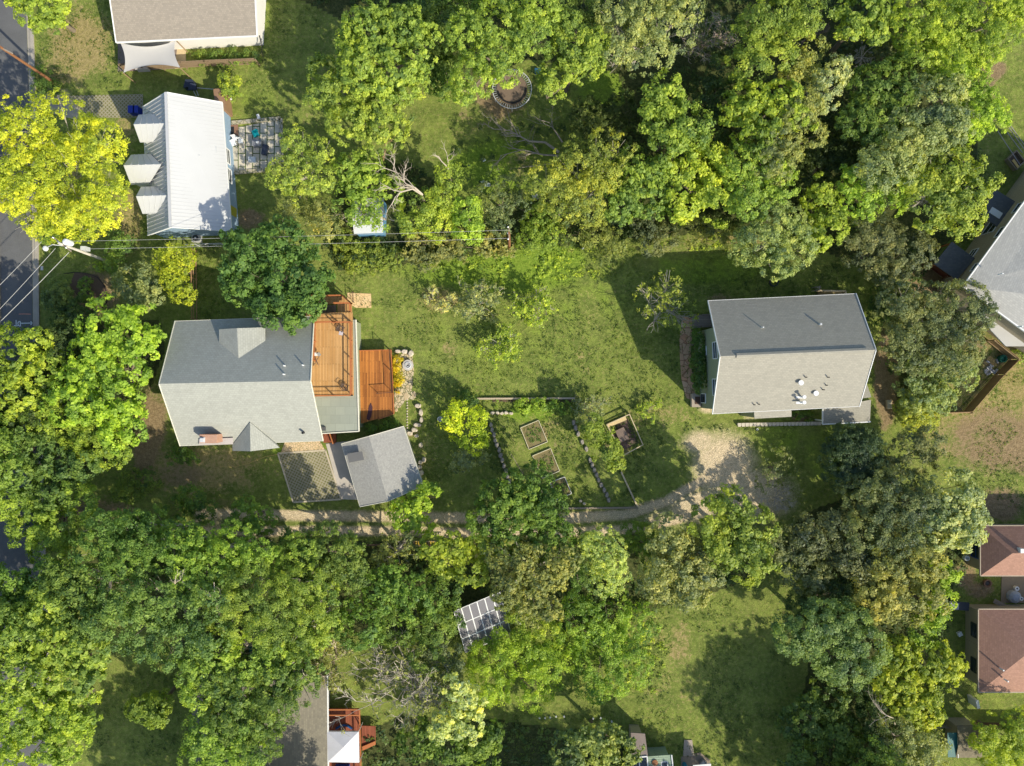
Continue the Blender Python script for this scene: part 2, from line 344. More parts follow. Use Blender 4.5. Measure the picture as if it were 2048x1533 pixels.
flat('garden_bed', [(150,545),(195,550),(215,580),(212,610),(195,622),(160,600),(140,570)], .04, mat('mulch', (.13, .09, .065), var=.45))

# ---------- buildings ----------
def win(house, c, nrm, w, h, frame, glass, name='window', mull=1, out=.03):
    n_ = Vector(nrm).normalized(); u = Vector((-n_.y, n_.x, 0)); c = Vector(c)+n_*out; b = MB(); t = .09
    Z = Vector((0, 0, 1))
    for a, e in ((c-u*w/2-Z*h/2, c+u*w/2-Z*h/2), (c-u*w/2+Z*h/2, c+u*w/2+Z*h/2)): b.beam(a, e, t, t)
    for sx_ in (-1, 1): b.beam(c+u*sx_*w/2-Z*(h/2-.047), c+u*sx_*w/2+Z*(h/2-.047), t-.006, t-.006)
    if mull: b.beam(c-u*(w/2-.047), c+u*(w/2-.047), .05, .05)
    o = b.build(name, frame, house)
    g = MB(); p = [c+u*x+Z*y-n_*.01 for x, y in ((-w/2+.04, -h/2+.04), (w/2-.04, -h/2+.04), (w/2-.04, h/2-.04), (-w/2+.04, h/2-.04))]
    q_ = [v-n_*.015 for v in p]; g.face(p); g.face(q_[::-1]); g.build('pane', glass, o); return o
glass = mat('glass', (.03, .045, .055), rough=.12, var=.05, spec=.6, bump=0); white = mat('white', (.76, .77, .76), var=.06, bump=.05)
galv = mat('galv', (.55, .57, .58), rough=.4, var=.1, bump=0); black = mat('black', (.02, .02, .022), rough=.5, var=.1)
def gable(name, label, E, RG, he, hr, ov, roofm, wallm, trim, t=.14, base=0.0, ov2=None):
    ov2 = ov if ov2 is None else ov2
    A, B, D_, Cc = [P(x, y, he) for x, y in E]      # A-B first eave, D-Cc second eave (A next to D)
    R1, R2 = [P(x, y, hr) for x, y in RG]
    cen = (A+B+D_+Cc)/4; h = thing(name, label, 'house', (cen.x, cen.y, 0))
    b = MB()
    for X in range(2):
        e1, e2 = (A, B) if X == 0 else (D_, Cc)
        b.slab([e1, e2, R2, R1], t)
    roof = b.build('roof', roofm, h)
    b = MB()   # fascia boards and rake trim
    for a, c in ((A, B), (D_, Cc)): b.beam(a-Vector((0, 0, .10)), c-Vector((0, 0, .10)), .07, .2)
    for a, c in ((A, R1), (R1, D_), (B, R2), (R2, Cc)): b.beam(a-Vector((0, 0, .05)), c-Vector((0, 0, .07)), .06, .22)
    b.build('trim', trim, h)
    al = (B-A).normalized(); al.z = 0; al.normalize(); ac = (D_-A); ac.z = 0; wd = ac.length; ac.normalize(); ln = (B-A).length
    sl_ = (hr-he)/(wd/2)
    o_ = lambda p, i, j: Vector((p.x, p.y, 0))+al*ov*i+ac*ov*j
    a, b_, c, d_ = o_(A, 1, 1), o_(B, -ov2/ov, 1), o_(Cc, -ov2/ov, -1), o_(D_, 1, -1); zw = he-.02-t+ov*sl_*.6; zr = hr-t-.12
    w = MB(); up = lambda p, z: Vector((p.x, p.y, z))
    r1 = o_(R1, 1, 0); r2 = o_(R2, -ov2/ov, 0)
    w.face([up(a, base), up(b_, base), up(b_, zw), up(a, zw)][::-1]); w.face([up(c, base), up(d_, base), up(d_, zw), up(c, zw)][::-1])
    w.face([up(a, base), up(a, zw), up(r1, zr), up(d_, zw), up(d_, base)][::-1]); w.face([up(b_, base), up(b_, zw), up(r2, zr), up(c, zw), up(c, base)])
    w.build('wall', wallm, h)
    return h, (a, b_, c, d_)
def gabledormer(h, name, valley, eL, eR, hv, hE, front, roofm, wallm, t=.1):
    # small roof whose ridge runs from `front` (pixel at height hv) back to the valley point (pixel, hv)
    V = P(*valley, hv); F = P(*front, hv); b = MB()
    for e in (eL, eR):
        a, c = P(*e[0], hE), P(*e[1], hE); b.slab([F, V, c, a], t)
    d_ = b.build(name, roofm, h)
    w = MB(); a = P(*eL[0], hE); c = P(*eR[0], hE); cen = (a+c)/2
    back = (V-F); back.z = 0; back.normalize(); L_ = a+(c-a)*.08+back*.2; R_ = c+(a-c)*.08+back*.2; T_ = F+back*.2-Vector((0, 0, t+.08))
    z0 = hE-2.6
    w.face([Vector((L_.x, L_.y, z0)), Vector((R_.x, R_.y, z0)), R_-Vector((0, 0, t+.03)), T_, L_-Vector((0, 0, t+.03))])
    w.build('dormer_wall', wallm, h); return d_
def vent(h, px, py, z, r=.09, hh=.6, m=None, cap=False, name='vent_pipe'):
    p = P(px, py, z); b = MB(); b.tube([p-Vector((0, 0, .3)), p+Vector((0, 0, hh))], r, 8)
    if cap: b.tube([p+Vector((0, 0, hh)), p+Vector((0, 0, hh+.14))], r*1.9, 10)
    return b.build(name, m or galv, h)

sh1 = mat('shingle_grey', (.38, .39, .345), 'shingle', alt=(.33, .34, .30), sx=.34, sy=.22, var=.17, bump=.5)
sh2 = mat('shingle_grey2', (.34, .325, .27), 'shingle', alt=(.29, .28, .235), sx=.34, sy=.2, var=.14, bump=.5)
sh3 = mat('shingle_speckle', (.40, .395, .36), 'shingle', alt=(.30, .30, .28), sx=.16, sy=.16, var=.12, bump=.5)
shb = mat('shingle_brown', (.30, .275, .225), 'shingle', alt=(.23, .21, .175), sx=.3, sy=.18, var=.12, bump=.4)
shr = mat('shingle_red', (.36, .205, .15), 'shingle', alt=(.29, .165, .12), sx=.3, sy=.2, var=.15, bump=.4)
shw = mat('shingle_light', (.44, .44, .41), 'shingle', alt=(.37, .37, .35), sx=.34, sy=.2, var=.10, bump=.4)
cream = mat('cream_trim', (.72, .70, .58), var=.08, bump=.05); sage = mat('sage_siding', (.34, .37, .24), 'boards', alt=(.31, .34, .22), sx=40, sy=.16, var=.08)
cedar = mat('cedar', (.52, .285, .10), 'boards', alt=(.62, .37, .155), sx=3.6, sy=.15, var=.22, rough=.6)
teak = mat('teak', (.55, .215, .05), 'boards', alt=(.27, .095, .025), sx=2.6, sy=.16, var=.3, rough=.5)
redwood = mat('redwood', (.42, .15, .055), var=.2, rough=.6); redw2 = mat('redwood_plank', (.33, .105, .055), 'boards', alt=(.24, .075, .04), sx=4, sy=.15, var=.2)
tanw = mat('tan_wall', (.42, .36, .25), 'boards', alt=(.40, .345, .24), sx=40, sy=.2, var=.08)
brick = mat('brick', (.50, .22, .10), 'brick', alt=(.42, .17, .08), sx=.22, sy=.08, var=.15)
# 1. grey house on the left
hA, cA = gable('grey_house', 'long grey shingled house with an orange timber roof deck on its right end', [(350,643),(628,633),(360,892),(646,882)], [(318,768),(621,762)], 5.7, 9.5, .35, sh1, mat('greywall', (.42, .43, .36), 'boards', sx=40, sy=.16), cream, ov2=1.35)
gabledormer(hA, 'dormer_roof', (477,721), ((438,659),(438,688)), ((530,655),(530,689)), 8.15, 7.15, (474,657), sh1, sage)
gabledormer(hA, 'gable_roof', (500,845), ((465,902),(465,890)), ((559,896),(548,882)), 7.2, 5.75, (501,903), sh1, sage)
b = MB(); cp = P(417,878,7.6); b.box((cp.x, cp.y, 6.7), (1.7, .85, 2.0)); ch = b.build('chimney', brick, hA)
b = MB(); b.box((cp.x-.55, cp.y-.1, 7.72), (.5, .5, .08)); b.box((cp.x-.55, cp.y-.1, 7.85), (.35, .35, .18)); b.build('chimney_cap', galv, ch)
b = MB(); b.slab([P(398,879,6.3), P(466,876,6.3), P(466,889,6.02), P(398,891,6.02)], .06); b.build('flashing', mat('pinkflash', (.40, .37, .35)), hA)
for x, y, z in [(571,732,8.5),(608,731,8.5),(570,749,9.0)]: vent(hA, x, y, z, .07, .55, white)
vent(hA, 606,866,6.7,.12,.2, black)
b = MB(); b.slab([P(632,765,3.62), P(712,620,3.62), P(717,862,3.62), P(634,868,3.62)][:1]+[P(612,640,3.62), P(712,618,3.62), P(717,862,3.62), P(610,867,3.62)], .2)
b = MB(); b.slab([P(612,640,3.62), P(712,640,3.62), P(718,863,3.62), P(612,869,3.62)], .2); b.build('flat_roof', mat('roofgreen', (.33, .355, .29), 'shingle', alt=(.29, .315, .26), sx=1.0, sy=.9, var=.1), hA)
w = MB(); q4 = [P(612,648,0), P(716,640,0)]
pa = [P(x, y, 3.4) for x, y in ((614,644),(708,642),(713,858),(614,864))]
w.prism(pa, 0, 3.4); w.build('wing_wall', sage, hA)
b = MB(); b.beam(P(712,640,3.58), P(718,863,3.58), .1, .26); b.beam(P(718,863,3.58), P(634,868,3.58), .1, .26); b.build('gutter', cream, hA)
for y in (668, 735): win(hA, P(717, y, 0)+Vector((-(717-1024)/S*(-.0)-.02, 0, 1.7)), (1, 0, 0), 1.3, 1.2, white, glass)
b = MB(); sp_ = P(648,858,3.62); b.box((sp_.x, sp_.y, 3.75), (.4, .4, .26)); b.build('roof_box', mat('dkgrey', (.1, .1, .1)), hA)
# roof deck (part of the house) with its railing
dk = MB(); dk.slab([P(612,627,3.85), P(705,625,3.85), P(707,792,3.85), P(612,793,3.85)], .18); dk.build('roof_deck', cedar, hA, ang=R(90))
def rail(parent, pts, z, m, hh=1.0, post=1.7, name='railing', w=.13):
    b = MB()
    for a, c in zip(pts, pts[1:]):
        A = P(*a, z); B_ = P(*c, z); L = (B_-A).length; n = max(1, round(L/post)); U = Vector((0, 0, 1))
        for k in range(n+1): p = A+(B_-A)*k/n; b.beam(p-U*.1, p+U*hh, .1)
        b.beam(A+U*(hh+.03), B_+U*(hh+.03), w, .05)
        for zz_ in (.12, .5): b.beam(A+U*zz_, B_+U*zz_, .05, .04)
    return b.build(name, m, parent)
rail(hA, [(704,648),(705,791),(631,792)], 3.85, redwood, .95)
rail(hA, [(631,722),(632,646),(676,645)], 3.85, redwood, .95)
rail(hA, [(668,646),(704,646)], 3.85, redwood, .95)
# stair landing north of the deck
b = MB(); b.slab([P(675,606,2.6), P(703,604,2.6), P(704,624,2.6), P(675,625,2.6)], .15); b.build('landing', cedar, hA, ang=R(90))
b = MB(); b.slab([P(600,596,1.0), P(686,594,1.0), P(703,608,1.0), P(600,610,1.0)], .15); b.build('lower_landing', cedar, hA, ang=R(90))
rail(hA, [(628,594),(688,593),(704,607)], 1.5, redwood, .95); rail(hA, [(671,608),(703,608),(704,643)], 2.7, redwood, .9)
b = MB()
for k in range(9): x = 670-k*4.6; z = 2.55-.2*k; p1 = P(x, 611, z); p2 = P(x, 626, z); b.beam(p1, p2, .24, .05)
b.build('stair', mat('stairgrey', (.20, .15, .11)), hA)
b = MB(); 
for k in range(5): z = 2.7+.2*k; x = 700-k*4.5; b.beam(P(x, 630, z), P(x, 642, z), .26, .05)
b.build('stair', mat('stairgrey', (.2, .15, .11)), hA)
b = MB(); b.slab([P(646,866,.7), P(671,866,.7), P(671,885,.7), P(647,886,.7)], .5); st = b.build('stoop', redw2, hA, ang=R(90))
b = MB(); b.beam(P(661,866,.75), P(668,888,.75), .12, .9); b.build('stoop_rail', redwood, st)
# lower timber deck: its own thing
lc = P(750,770); lw = thing('timber_deck', 'low orange-brown plank deck against the right wall of the grey house', 'deck', (lc.x, lc.y, 0))
b = MB(); b.slab([P(716,702,1.2), P(782,700,1.2), P(788,828,1.2), P(718,849,1.2)], .16); b.build('planks', teak, lw, ang=R(90))
for x, y in [(718,705),(780,703),(785,765),(785,824),(720,845),(750,702),(752,838)]: b = MB(); p = P(x, y, 1.1); b.tube([(p.x, p.y, 0), p], .07, 6); b.build('post', redwood, lw)
b = MB(); b.beam(P(716,702,1.15), P(782,700,1.15), .08, .28); b.beam(P(782,700,1.15), P(788,828,1.15), .08, .28); b.beam(P(788,828,1.15), P(757,839,1.15), .08, .3); b.build('rim_board', redwood, lw)
def thinrail(parent, pts, z, n=3, hh=1.0):
    b = MB(); U = Vector((0, 0, 1))
    for a, c in zip(pts, pts[1:]):
        A = P(*a, z); B_ = P(*c, z)
        for k in range(n): p = A+(B_-A)*k/max(1, n-1); b.beam(p, p+U*hh, .05)
        b.beam(A+U*hh, B_+U*hh, .06, .05); b.beam(A+U*.15, B_+U*.15, .03)
    b.build('railing', mat('darkrail', (.09, .05, .035)), parent)
thinrail(lw, [(781,701),(784,743)], 1.2, 2); thinrail(lw, [(784,744),(786,785),(756,787)], 1.2, 2)
b = MB(); p = P(716,830,1.23); b.slab([P(733,838,1.24), P(738,812,1.24), P(742,806,1.24), P(745,815,1.24), P(743,832,1.24), P(738,842,1.24)], .02); b.build('dark_patch', mat('stain', (.07, .03, .04)), lw)
# 2. right grey house
hE, cE = gable('tall_grey_house', 'tall two-storey house with light grey shingles and sage green siding beside the gravel turnaround', [(1416,602),(1712,588),(1425,828),(1719,813)], [(1440,713),(1752,700)], 6.1, 9.6, .4, sh2, sage, white)
b = MB()
for k in range(9): pass
A_ = P(1473,711.5,9.63); B_ = P(1736,700.5,9.63); b.slab([A_+Vector((0, .22, -.02)), B_+Vector((0, .22, -.02)), B_+Vector((0, 0, .1)), A_+Vector((0, 0, .1))], .1); b.slab([A_+Vector((0, 0, .1)), B_+Vector((0, 0, .1)), B_+Vector((0, -.25, -.02)), A_+Vector((0, -.25, -.02))], .1); b.build('ridge_vent', sh2, hE)
for x, y, z, r_, m_ in [(1522,656,7.8,.06,white),(1636,650,7.6,.11,galv),(1611,755,8.2,.05,black),(1656,755,8.2,.05,black),(1652,771,7.6,.05,black),(1646,780,7.4,.05,black),(1508,810,6.6,.05,black),(1517,809,6.6,.05,black)]: vent(hE, x, y, z, r_, .35 if m_ is black else .75, m_)
for x, y, z in [(1600,766,7.9),(1630,787,7.1)]: vent(hE, x, y, z, .14, .18, white, True)
for x, y in [(1600,794),(1600,805)]: 
    vent(hE, x+2, y, 7.0, .10, .75, white, True, 'exhaust_pipe'); p = P(x-7, y+1, 6.95); b = MB(); b.box((p.x+.3, p.y, p.z), (.7, .22, .1)); b.build('flashing', white, hE)
b = MB(); b.slab([P(1508,824,5.6), P(1583,821,5.6), P(1583,834,5.2), P(1509,838,5.2)], .12); b.build('bay_roof', sh2, hE)
w = MB(); w.prism([P(1510,822,5.0), P(1581,819,5.0), P(1581,832,5.0), P(1511,836,5.0)], 0, 5.0); w.build('bay_wall', sage, hE)
b = MB(); b.slab([P(1640,820,3.1), P(1727,765,3.1), P(1743,792,3.1), P(1741,844,2.7), P(1645,849,2.7)], .12) if 0 else None
b.slab([P(1645,818,3.35), P(1742,800,3.35), P(1740,843,2.75), P(1645,848,2.75)], .14); b.slab([P(1700,768,3.6), P(1733,766,3.4), P(1743,795,3.35), P(1700,800,3.35)], .14); b.build('porch_roof', sh2, hE)
b = MB(); b.beam(P(1645,849,2.72), P(1741,844,2.72), .12, .14); b.beam(P(1645,818,3.3), P(1645,849,2.72), .08, .2); b.build('porch_gutter', white, hE)
for x, y in [(1650,842),(1690,840),(1734,838)]: b = MB(); p = P(x, y, 2.6); b.beam((p.x, p.y, 0), p, .14); b.build('porch_post', white, hE)
# the north-west corner of the ground plan is an open, roof-high recess
for o in list(hE.children):
    if o.name.startswith('wall'): bpy.data.objects.remove(o)
a_, b_, c_, d_ = [Vector((p.x, p.y, 0)) for p in cE]; alE = (b_-a_).normalized(); zwE, zrE = 6.1-.02-.14+.4*.5*.6, 9.6-.26
m1 = (a_+d_)/2; m2 = (b_+c_)/2; tn = .44; l1 = a_.lerp(m1, tn); zl = zwE+(zrE-zwE)*tn; n1 = l1+alE*1.9; n2 = a_+alE*1.9
up = lambda p, z: Vector((p.x, p.y, z)); w = MB()
w.face([up(d_, 0), up(d_, zwE), up(m1, zrE), up(l1, zl), up(l1, 0)]); w.face([up(l1, 0), up(l1, zl), up(n1, zl), up(n1, 0)]); w.face([up(n1, 0), up(n1, zl), up(n2, zwE), up(n2, 0)])
w.face([up(n2, 0), up(n2, zwE), up(b_, zwE), up(b_, 0)]); w.face([up(b_, 0), up(b_, zwE), up(m2, zrE), up(c_, zwE), up(c_, 0)]); w.face([up(c_, 0), up(c_, zwE), up(d_, zwE), up(d_, 0)])
w.build('wall', sage, hE)
nw = (cE[0]-cE[3]); nw = Vector((nw.y, -nw.x, 0)).normalized(); nw = nw if nw.x < 0 else -nw
def onwall(py, z, p0, p1):
    # point on wall line p0-p1 whose image row is py at height z
    k = (CAM_H-z)/CAM_H/S; Y = (766.5-py)*k; t = (Y-p0.y)/(p1.y-p0.y); return Vector((p0.x+(p1.x-p0.x)*t, Y, z))
for py, z in [(701,6.6),(775,6.0)]: win(hE, onwall(py, z, cE[0], cE[3]), nw, 1.7, 1.5, white, glass)
for py, z in [(702,2.6)]: win(hE, onwall(py, z, cE[0], cE[3]), nw, 1.0, 1.5, white, glass, mull=0)
# low entry bump-out under the left wall
ep = P(1403,800); b = MB(); b.box((ep.x+.9, ep.y+.1, 1.3), (2.1, 1.9, 2.6), R(2.5)); b.build('entry_wall', sage, hE)
win(hE, (ep.x-.18, ep.y+.2, 1.5), (-1, 0, 0), 1.0, 1.9, white, glass, 'door', 0, .04)
b = MB(); b.box((ep.x-.75, ep.y-.05, .35), (1.0, 1.5, .7)); dd = b.build('doorstep', mat('stepwood', (.40, .34, .27)), hE); b = MB(); b.box((ep.x-.62, ep.y-.05, .73), (.55, .8, .04)); b.build('doormat', mat('matbrown', (.10, .06, .04)), dd)
# side stoop on the north-west corner
sp2 = P(1404,644); b = MB(); b.box((sp2.x+.25, sp2.y+.1, .62), (2.4, 1.25, .12), R(2)); b.box((sp2.x-.75, sp2.y, .5), (.95, 1.5, .12), R(2)); b.beam((sp2.x-.2, sp2.y-.62, .75), (sp2.x+1.4, sp2.y-.56, .75), .12, .1); b.beam((sp2.x-.2, sp2.y+.7, .75), (sp2.x+1.4, sp2.y+.76, .75), .12, .1); so = b.build('side_stoop', mat('stepwood2', (.33, .28, .24), 'boards', sx=3, sy=.14, alt=(.27, .22, .19)), hE)
b = MB(); b.box((sp2.x-.66, sp2.y, .58), (.45, .85, .05)); b.build('doormat', black, so)
# 3. white metal roof house
metal = mat('metal_roof', (.55, .56, .56), rough=.5, var=.05, spec=.5, bump=.05, metal=.15)
bluew = mat('blue_siding', (.30, .42, .56), 'boards', sx=40, sy=.2, alt=(.28, .4, .54), var=.08); whitew = mat('white_siding', (.70, .72, .72), 'boards', sx=40, sy=.18, alt=(.68, .70, .70), var=.06)
hC, cC = gable('metal_roof_house', 'white house with a standing seam metal roof and three street-side gables', [(286,214),(296,471),(444,205),(463,463)], [(332,185),(341,455)], 3.0, 6.3, .3, metal, bluew, white)
b = MB()
seamm = mat('roof_seam_metal', (.48, .49, .495), rough=.5, var=.1, bump=0)
def seams(A, B, D_, Cc, sp=.42, m=metal, hh=.07, w_=.05, inset=.06):
    L = (B-A).length; n = int(L/sp)
    for k in range(1, n):
        t = k/n; p = A+(B-A)*t+Vector((0, 0, hh*.4)); q_ = D_+(Cc-D_)*t+Vector((0, 0, hh*.4)); b.beam(p+(q_-p)*.015, q_-(q_-p)*.015, w_, hh)
RT, RB = P(332,185,6.3), P(341,455,6.3)
seams(P(286,214,3), P(296,471,3), RT, RB); seams(P(444,205,3), P(463,463,3), RT, RB, .38, w_=.035, hh=.04)
b.beam(RT+Vector((0, 0, .03)), RB+Vector((0, 0, .03)), .3, .08); b.build('roof_seam', seamm, hC)
for (rf, rb_, n0, n1, s0, s1, zr_, ze) in [((267,249),(334,247),(277,230),(318,227),(280,285),(320,283),6.1,4.4), ((247,331),(322,329),(262,310),(300,308),(262,370),(298,367),5.9,4.0), ((272,393),(338,391),(282,374),(318,373),(285,428),(324,427),6.1,4.4)]:
    b = MB(); RF, RB2 = P(*rf, zr_), P(*rb_, zr_); b.slab([P(*n0, ze), P(*n1, ze), RB2, RF], .1); b.slab([P(*s0, ze), P(*s1, ze), RB2, RF], .1); dr = b.build('gable_roof', metal, hC)
    b = MB(); seams(P(*n0, ze), P(*n1, ze), RF, RB2, .4); seams(P(*s0, ze), P(*s1, ze), RF, RB2, .4, w_=.03, hh=.03); b.build('gable_seam', metal, dr)
    w = MB(); f1, f2 = P(*n0, ze), P(*s0, ze); x0 = max(f1.x, f2.x)+.25; xb = P(*n1, ze).x
    y0, y1 = min(f1.y, f2.y)+.15, max(f1.y, f2.y)-.15; zz_ = ze-.12
    w.prism([(x0, y0), (xb, y0), (xb, y1), (x0, y1)], 0, zz_); w.face([(x0, y0, zz_), (x0, (y0+y1)/2, zr_-.25), (x0, y1, zz_)]); w.build('gable_wall', whitew, dr)
nE = Vector((1, .07, 0))
for py, wd_ in [(313,1.6),(352,1.5)]: win(hC, onwall(py, 1.7, cC[1-0] if 0 else cC[3], cC[2]), nE, wd_, 1.1, white, glass)
wy = onwall(424, 1.2, cC[3], cC[2]); b = MB(); b.box((wy.x+.05, wy.y, 1.3), (.06, 1.0, 1.6)); b.build('shutter', mat('yelgreen', (.38, .36, .04)), hC)
for y in (300, 352): p = P(430, y, 3.55); b = MB(); b.box((p.x, p.y, p.z), (.3, .75, .12)); b.build('skylight', mat('skyl', (.45, .48, .5), rough=.2), hC)
for x, y in ((401,313),(373,428),(383,371)): vent(hC, x, y, 4.4, .06, .3, galv)
b = MB(); p = P(452,212); b.box((p.x+.1, p.y-.1, 1.0), (1.1, 2.4, 2.0), R(6)); b.build('entry_wall', mat('brownwood', (.28, .17, .10)), hC)
# 4. top-left house
def hip_or_quad(name, label, slopes, roofm, wallpoly, wallh, wallm, t=.15, trimm=None, trims=()):
    c = sum((Vector(p) for p in slopes[0]), Vector())/len(slopes[0]); h = thing(name, label, 'house', (c.x, c.y, 0)); b = MB()
    for s_ in slopes: b.slab(s_, t)
    b.build('roof', roofm, h); w = MB(); w.prism(wallpoly, 0, wallh); w.build('wall', wallm, h)
    if trims:
        b = MB()
        for a, c in trims: b.beam(Vector(a)-Vector((0, 0, .08)), Vector(c)-Vector((0, 0, .08)), .12, .2)
        b.build('gutter', trimm or white, h)
    return h
e1, e2 = P(232,85,3.0), P(514,72,3.0); r1, r2 = P(214,-40,5.2), P(508,-50,5.2); f1, f2 = r1+Vector((.2, 7, -2.2)), r2+Vector((.2, 7, -2.2))
hD = hip_or_quad('tan_roof_house', 'tan shingled house at the top left edge behind the pale shade sail', [[e1, e2, r2, r1], [r1, r2, f2, f1]], shb if 0 else mat('shingle_tan', (.34, .30, .245), 'shingle', alt=(.27, .24, .20), sx=.24, sy=.18, var=.1), [e1+Vector((.5, .4, 0)), e2+Vector((-.35, .4, 0)), f2+Vector((-.35, -.4, 0)), f1+Vector((.5, -.4, 0))], 2.8, mat('whiteplaster', (.72, .70, .66), var=.08), trims=[(e1, e2), (e2, r2), (e1, r1)])
# 5. big grey house at the right edge
c0 = P(1926,573,6); ea = P(2130,292,6); k_ = Vector((.987, -.157, 0)); hp = c0+k_*22+Vector((0, 0, 3.6)); eb = c0+Vector((.81, -.588, 0))*22; fr = ea+Vector((.81, -.588, 0))*16+Vector((0, 0, 0))
hp2 = ea+Vector((.81, -.588, 0))*14.6+Vector((.3, .6, 3.6))
hF = hip_or_quad('two_storey_house', 'large grey hip-roofed house cut by the right edge with two dark porch roofs', [[c0, ea, hp2, hp], [c0, hp, eb]], shw, [c0+Vector((.6, -.05, 0)), ea+Vector((.4, -.3, 0)), fr+Vector((0, 0, 0)), eb+Vector((0, .5, 0))], 5.8, tanw, trims=[(c0, ea), (c0, eb)])
dsh = mat('shingle_dark', (.13, .14, .15), 'shingle', alt=(.10, .11, .12), sx=.3, sy=.2, var=.1)
for q_, z in [([(1904,484),(1950,517),(1914,560),(1868,528)], 3.2), ([(1990,379),(2040,409),(1998,457),(1958,425)], 3.0)]:
    b = MB(); pts = [P(x, y, z) for x, y in q_]; b.slab(pts, .16); pr = b.build('porch_roof', dsh, hF)
    b = MB()
    for p in (pts[0], pts[3]): b.beam((p.x+.2, p.y-.1, 0), (p.x+.2, p.y-.1, z-.1), .14)
    b.build('porch_post', redwood, pr)
b = MB(); b.slab([P(1985,414,3.06), P(2006,427,3.06), P(1999,438,3.06), P(1978,425,3.06)], .08); b.build('skylight', white, hF)
wn = Vector((-.81, .588, 0))
wA, wB = c0+Vector((.6, -.05, 0)), ea+Vector((.4, -.3, 0))
for t_, z, w_, h_ in [(.16,4.6,1.0,1.0),(.42,4.6,1.3,1.2),(.52,1.9,2.6,1.9),(.28,2.0,1.6,1.1),(.60,4.6,1.3,1.2)]: p = wA+(wB-wA)*t_; win(hF, (p.x, p.y, z), wn, w_, h_, white, glass)
for x, y in [(2000,549),(2039,654)]: vent(hF, x, y, 7.4, .07, .45, white)
b = MB(); b.slab([P(1968,634,3.0), P(1981,660,3.0), P(2012,693,3.0), P(2100,693,3.0), P(2100,620,3.0)], .15); b.build('lower_roof', mat('whiteroof', (.50, .50, .48), var=.08), hF)
# 6-7. red roofed houses
def redhouse(name, label, x0, y0, y1, ax, ay, he, ha):
    a, b_ = P(x0, y0, he), P(x0, y1, he); ap = P(ax, ay, ha); R_ = Vector((9, 0, 0)); ap2 = ap+Vector((7, 0, 0)); a2, b2 = a+R_*1.4, b_+R_*1.4
    return hip_or_quad(name, label, [[a, b_, ap], [a, ap, ap2, a2], [b_, ap, ap2, b2]], shr, [a+Vector((.5, -.4, 0)), b_+Vector((.5, .4, 0)), b2+Vector((0, .4, 0)), a2+Vector((0, -.4, 0))], he-.15, tanw, trims=[(a, b_), (a, a2), (b_, b2)], trimm=mat('tangutter', (.40, .34, .26)))
hG = redhouse('red_roof_house', 'small tan house with a reddish brown hip roof and a blue framed window', 1961,1052,1152,2025,1107,3.0,4.8)
hH = redhouse('red_roof_house', 'wider tan house with a reddish hip roof and two dark windows on its left wall', 1957,1219,1385,2062,1302,3.0,5.1)
bl = mat('bluepaint', (.03, .08, .30), var=.05)
p = P(1946,1095,1.5); win(hG, (P(1961,1095,3).x+.5, p.y, 1.5), (-1, 0, 0), 2.3, 1.5, bl, glass)
for py in (1261, 1331): p = P(1950, py, 1.6); win(hH, (P(1957,1261,3).x+.5, p.y, 1.6), (-1, 0, 0), 1.5, 1.1, mat('dkframe', (.06, .07, .06)), glass)
p = P(2040,1101,4.7); b = MB(); b.box((p.x, p.y, 4.75), (.35, .45, .6)); b.build('roof_vent', white, hG)
for x, y in [(2003,1339),(2012,1361)]: vent(hH, x, y, 4.2, .08, .35, white)
# 8. detached garage
hB, cB = gable('garage', 'small detached grey shingled garage set at an angle beside the grid parking', [(683,888),(720,1014),(807,853),(846,972)], [(738,873),(776,1003)], 2.9, 3.75, .3, sh3, mat('garagewall', (.40, .42, .30)), cream)
b = MB(); b.slab([P(694,908,3.62), P(724,903,4.02), P(728,920,4.02), P(698,926,3.62)], .05); b.build('roof_patch', mat('patch', (.17, .17, .165), var=.1), hB)
hB['category'] = 'garage'
# 9. bottom-left house under the trees
e1, e2 = P(384,1360,3.2), P(655,1352,3.2)
hI = hip_or_quad('brown_roof_house', 'brown-grey shingled house at the bottom, mostly under a large tree', [[P(520,1352,4.6), P(655,1352,3.3), P(657,1620,3.3), P(520,1620,4.6)], [P(384,1362,3.3), P(520,1352,4.6), P(520,1620,4.6), P(384,1620,3.3)]], mat('shingle_old', (.24, .22, .165), 'shingle', alt=(.18, .165, .13), sx=.3, sy=.2, var=.2), [P(392,1370,3), P(645,1362,3), P(645,1600,3), P(392,1600,3)], 3.0, mat('wall_i', (.38, .36, .32)), trims=[(P(655,1352,3.3), P(657,1620,3.3))])
b = MB(); b.slab([P(452,1322,3.0), P(528,1322,3.0), P(528,1350,3.2), P(452,1352,3.2)], .15); b.build('porch_roof', mat('shingle_old', (.2, .2, .2)), hI)
b = MB(); p = P(532,1330,2.9); b.box((p.x, p.y, 1.5), (.25, 1.7, 2.9)); b.build('porch_panel', white, hI)
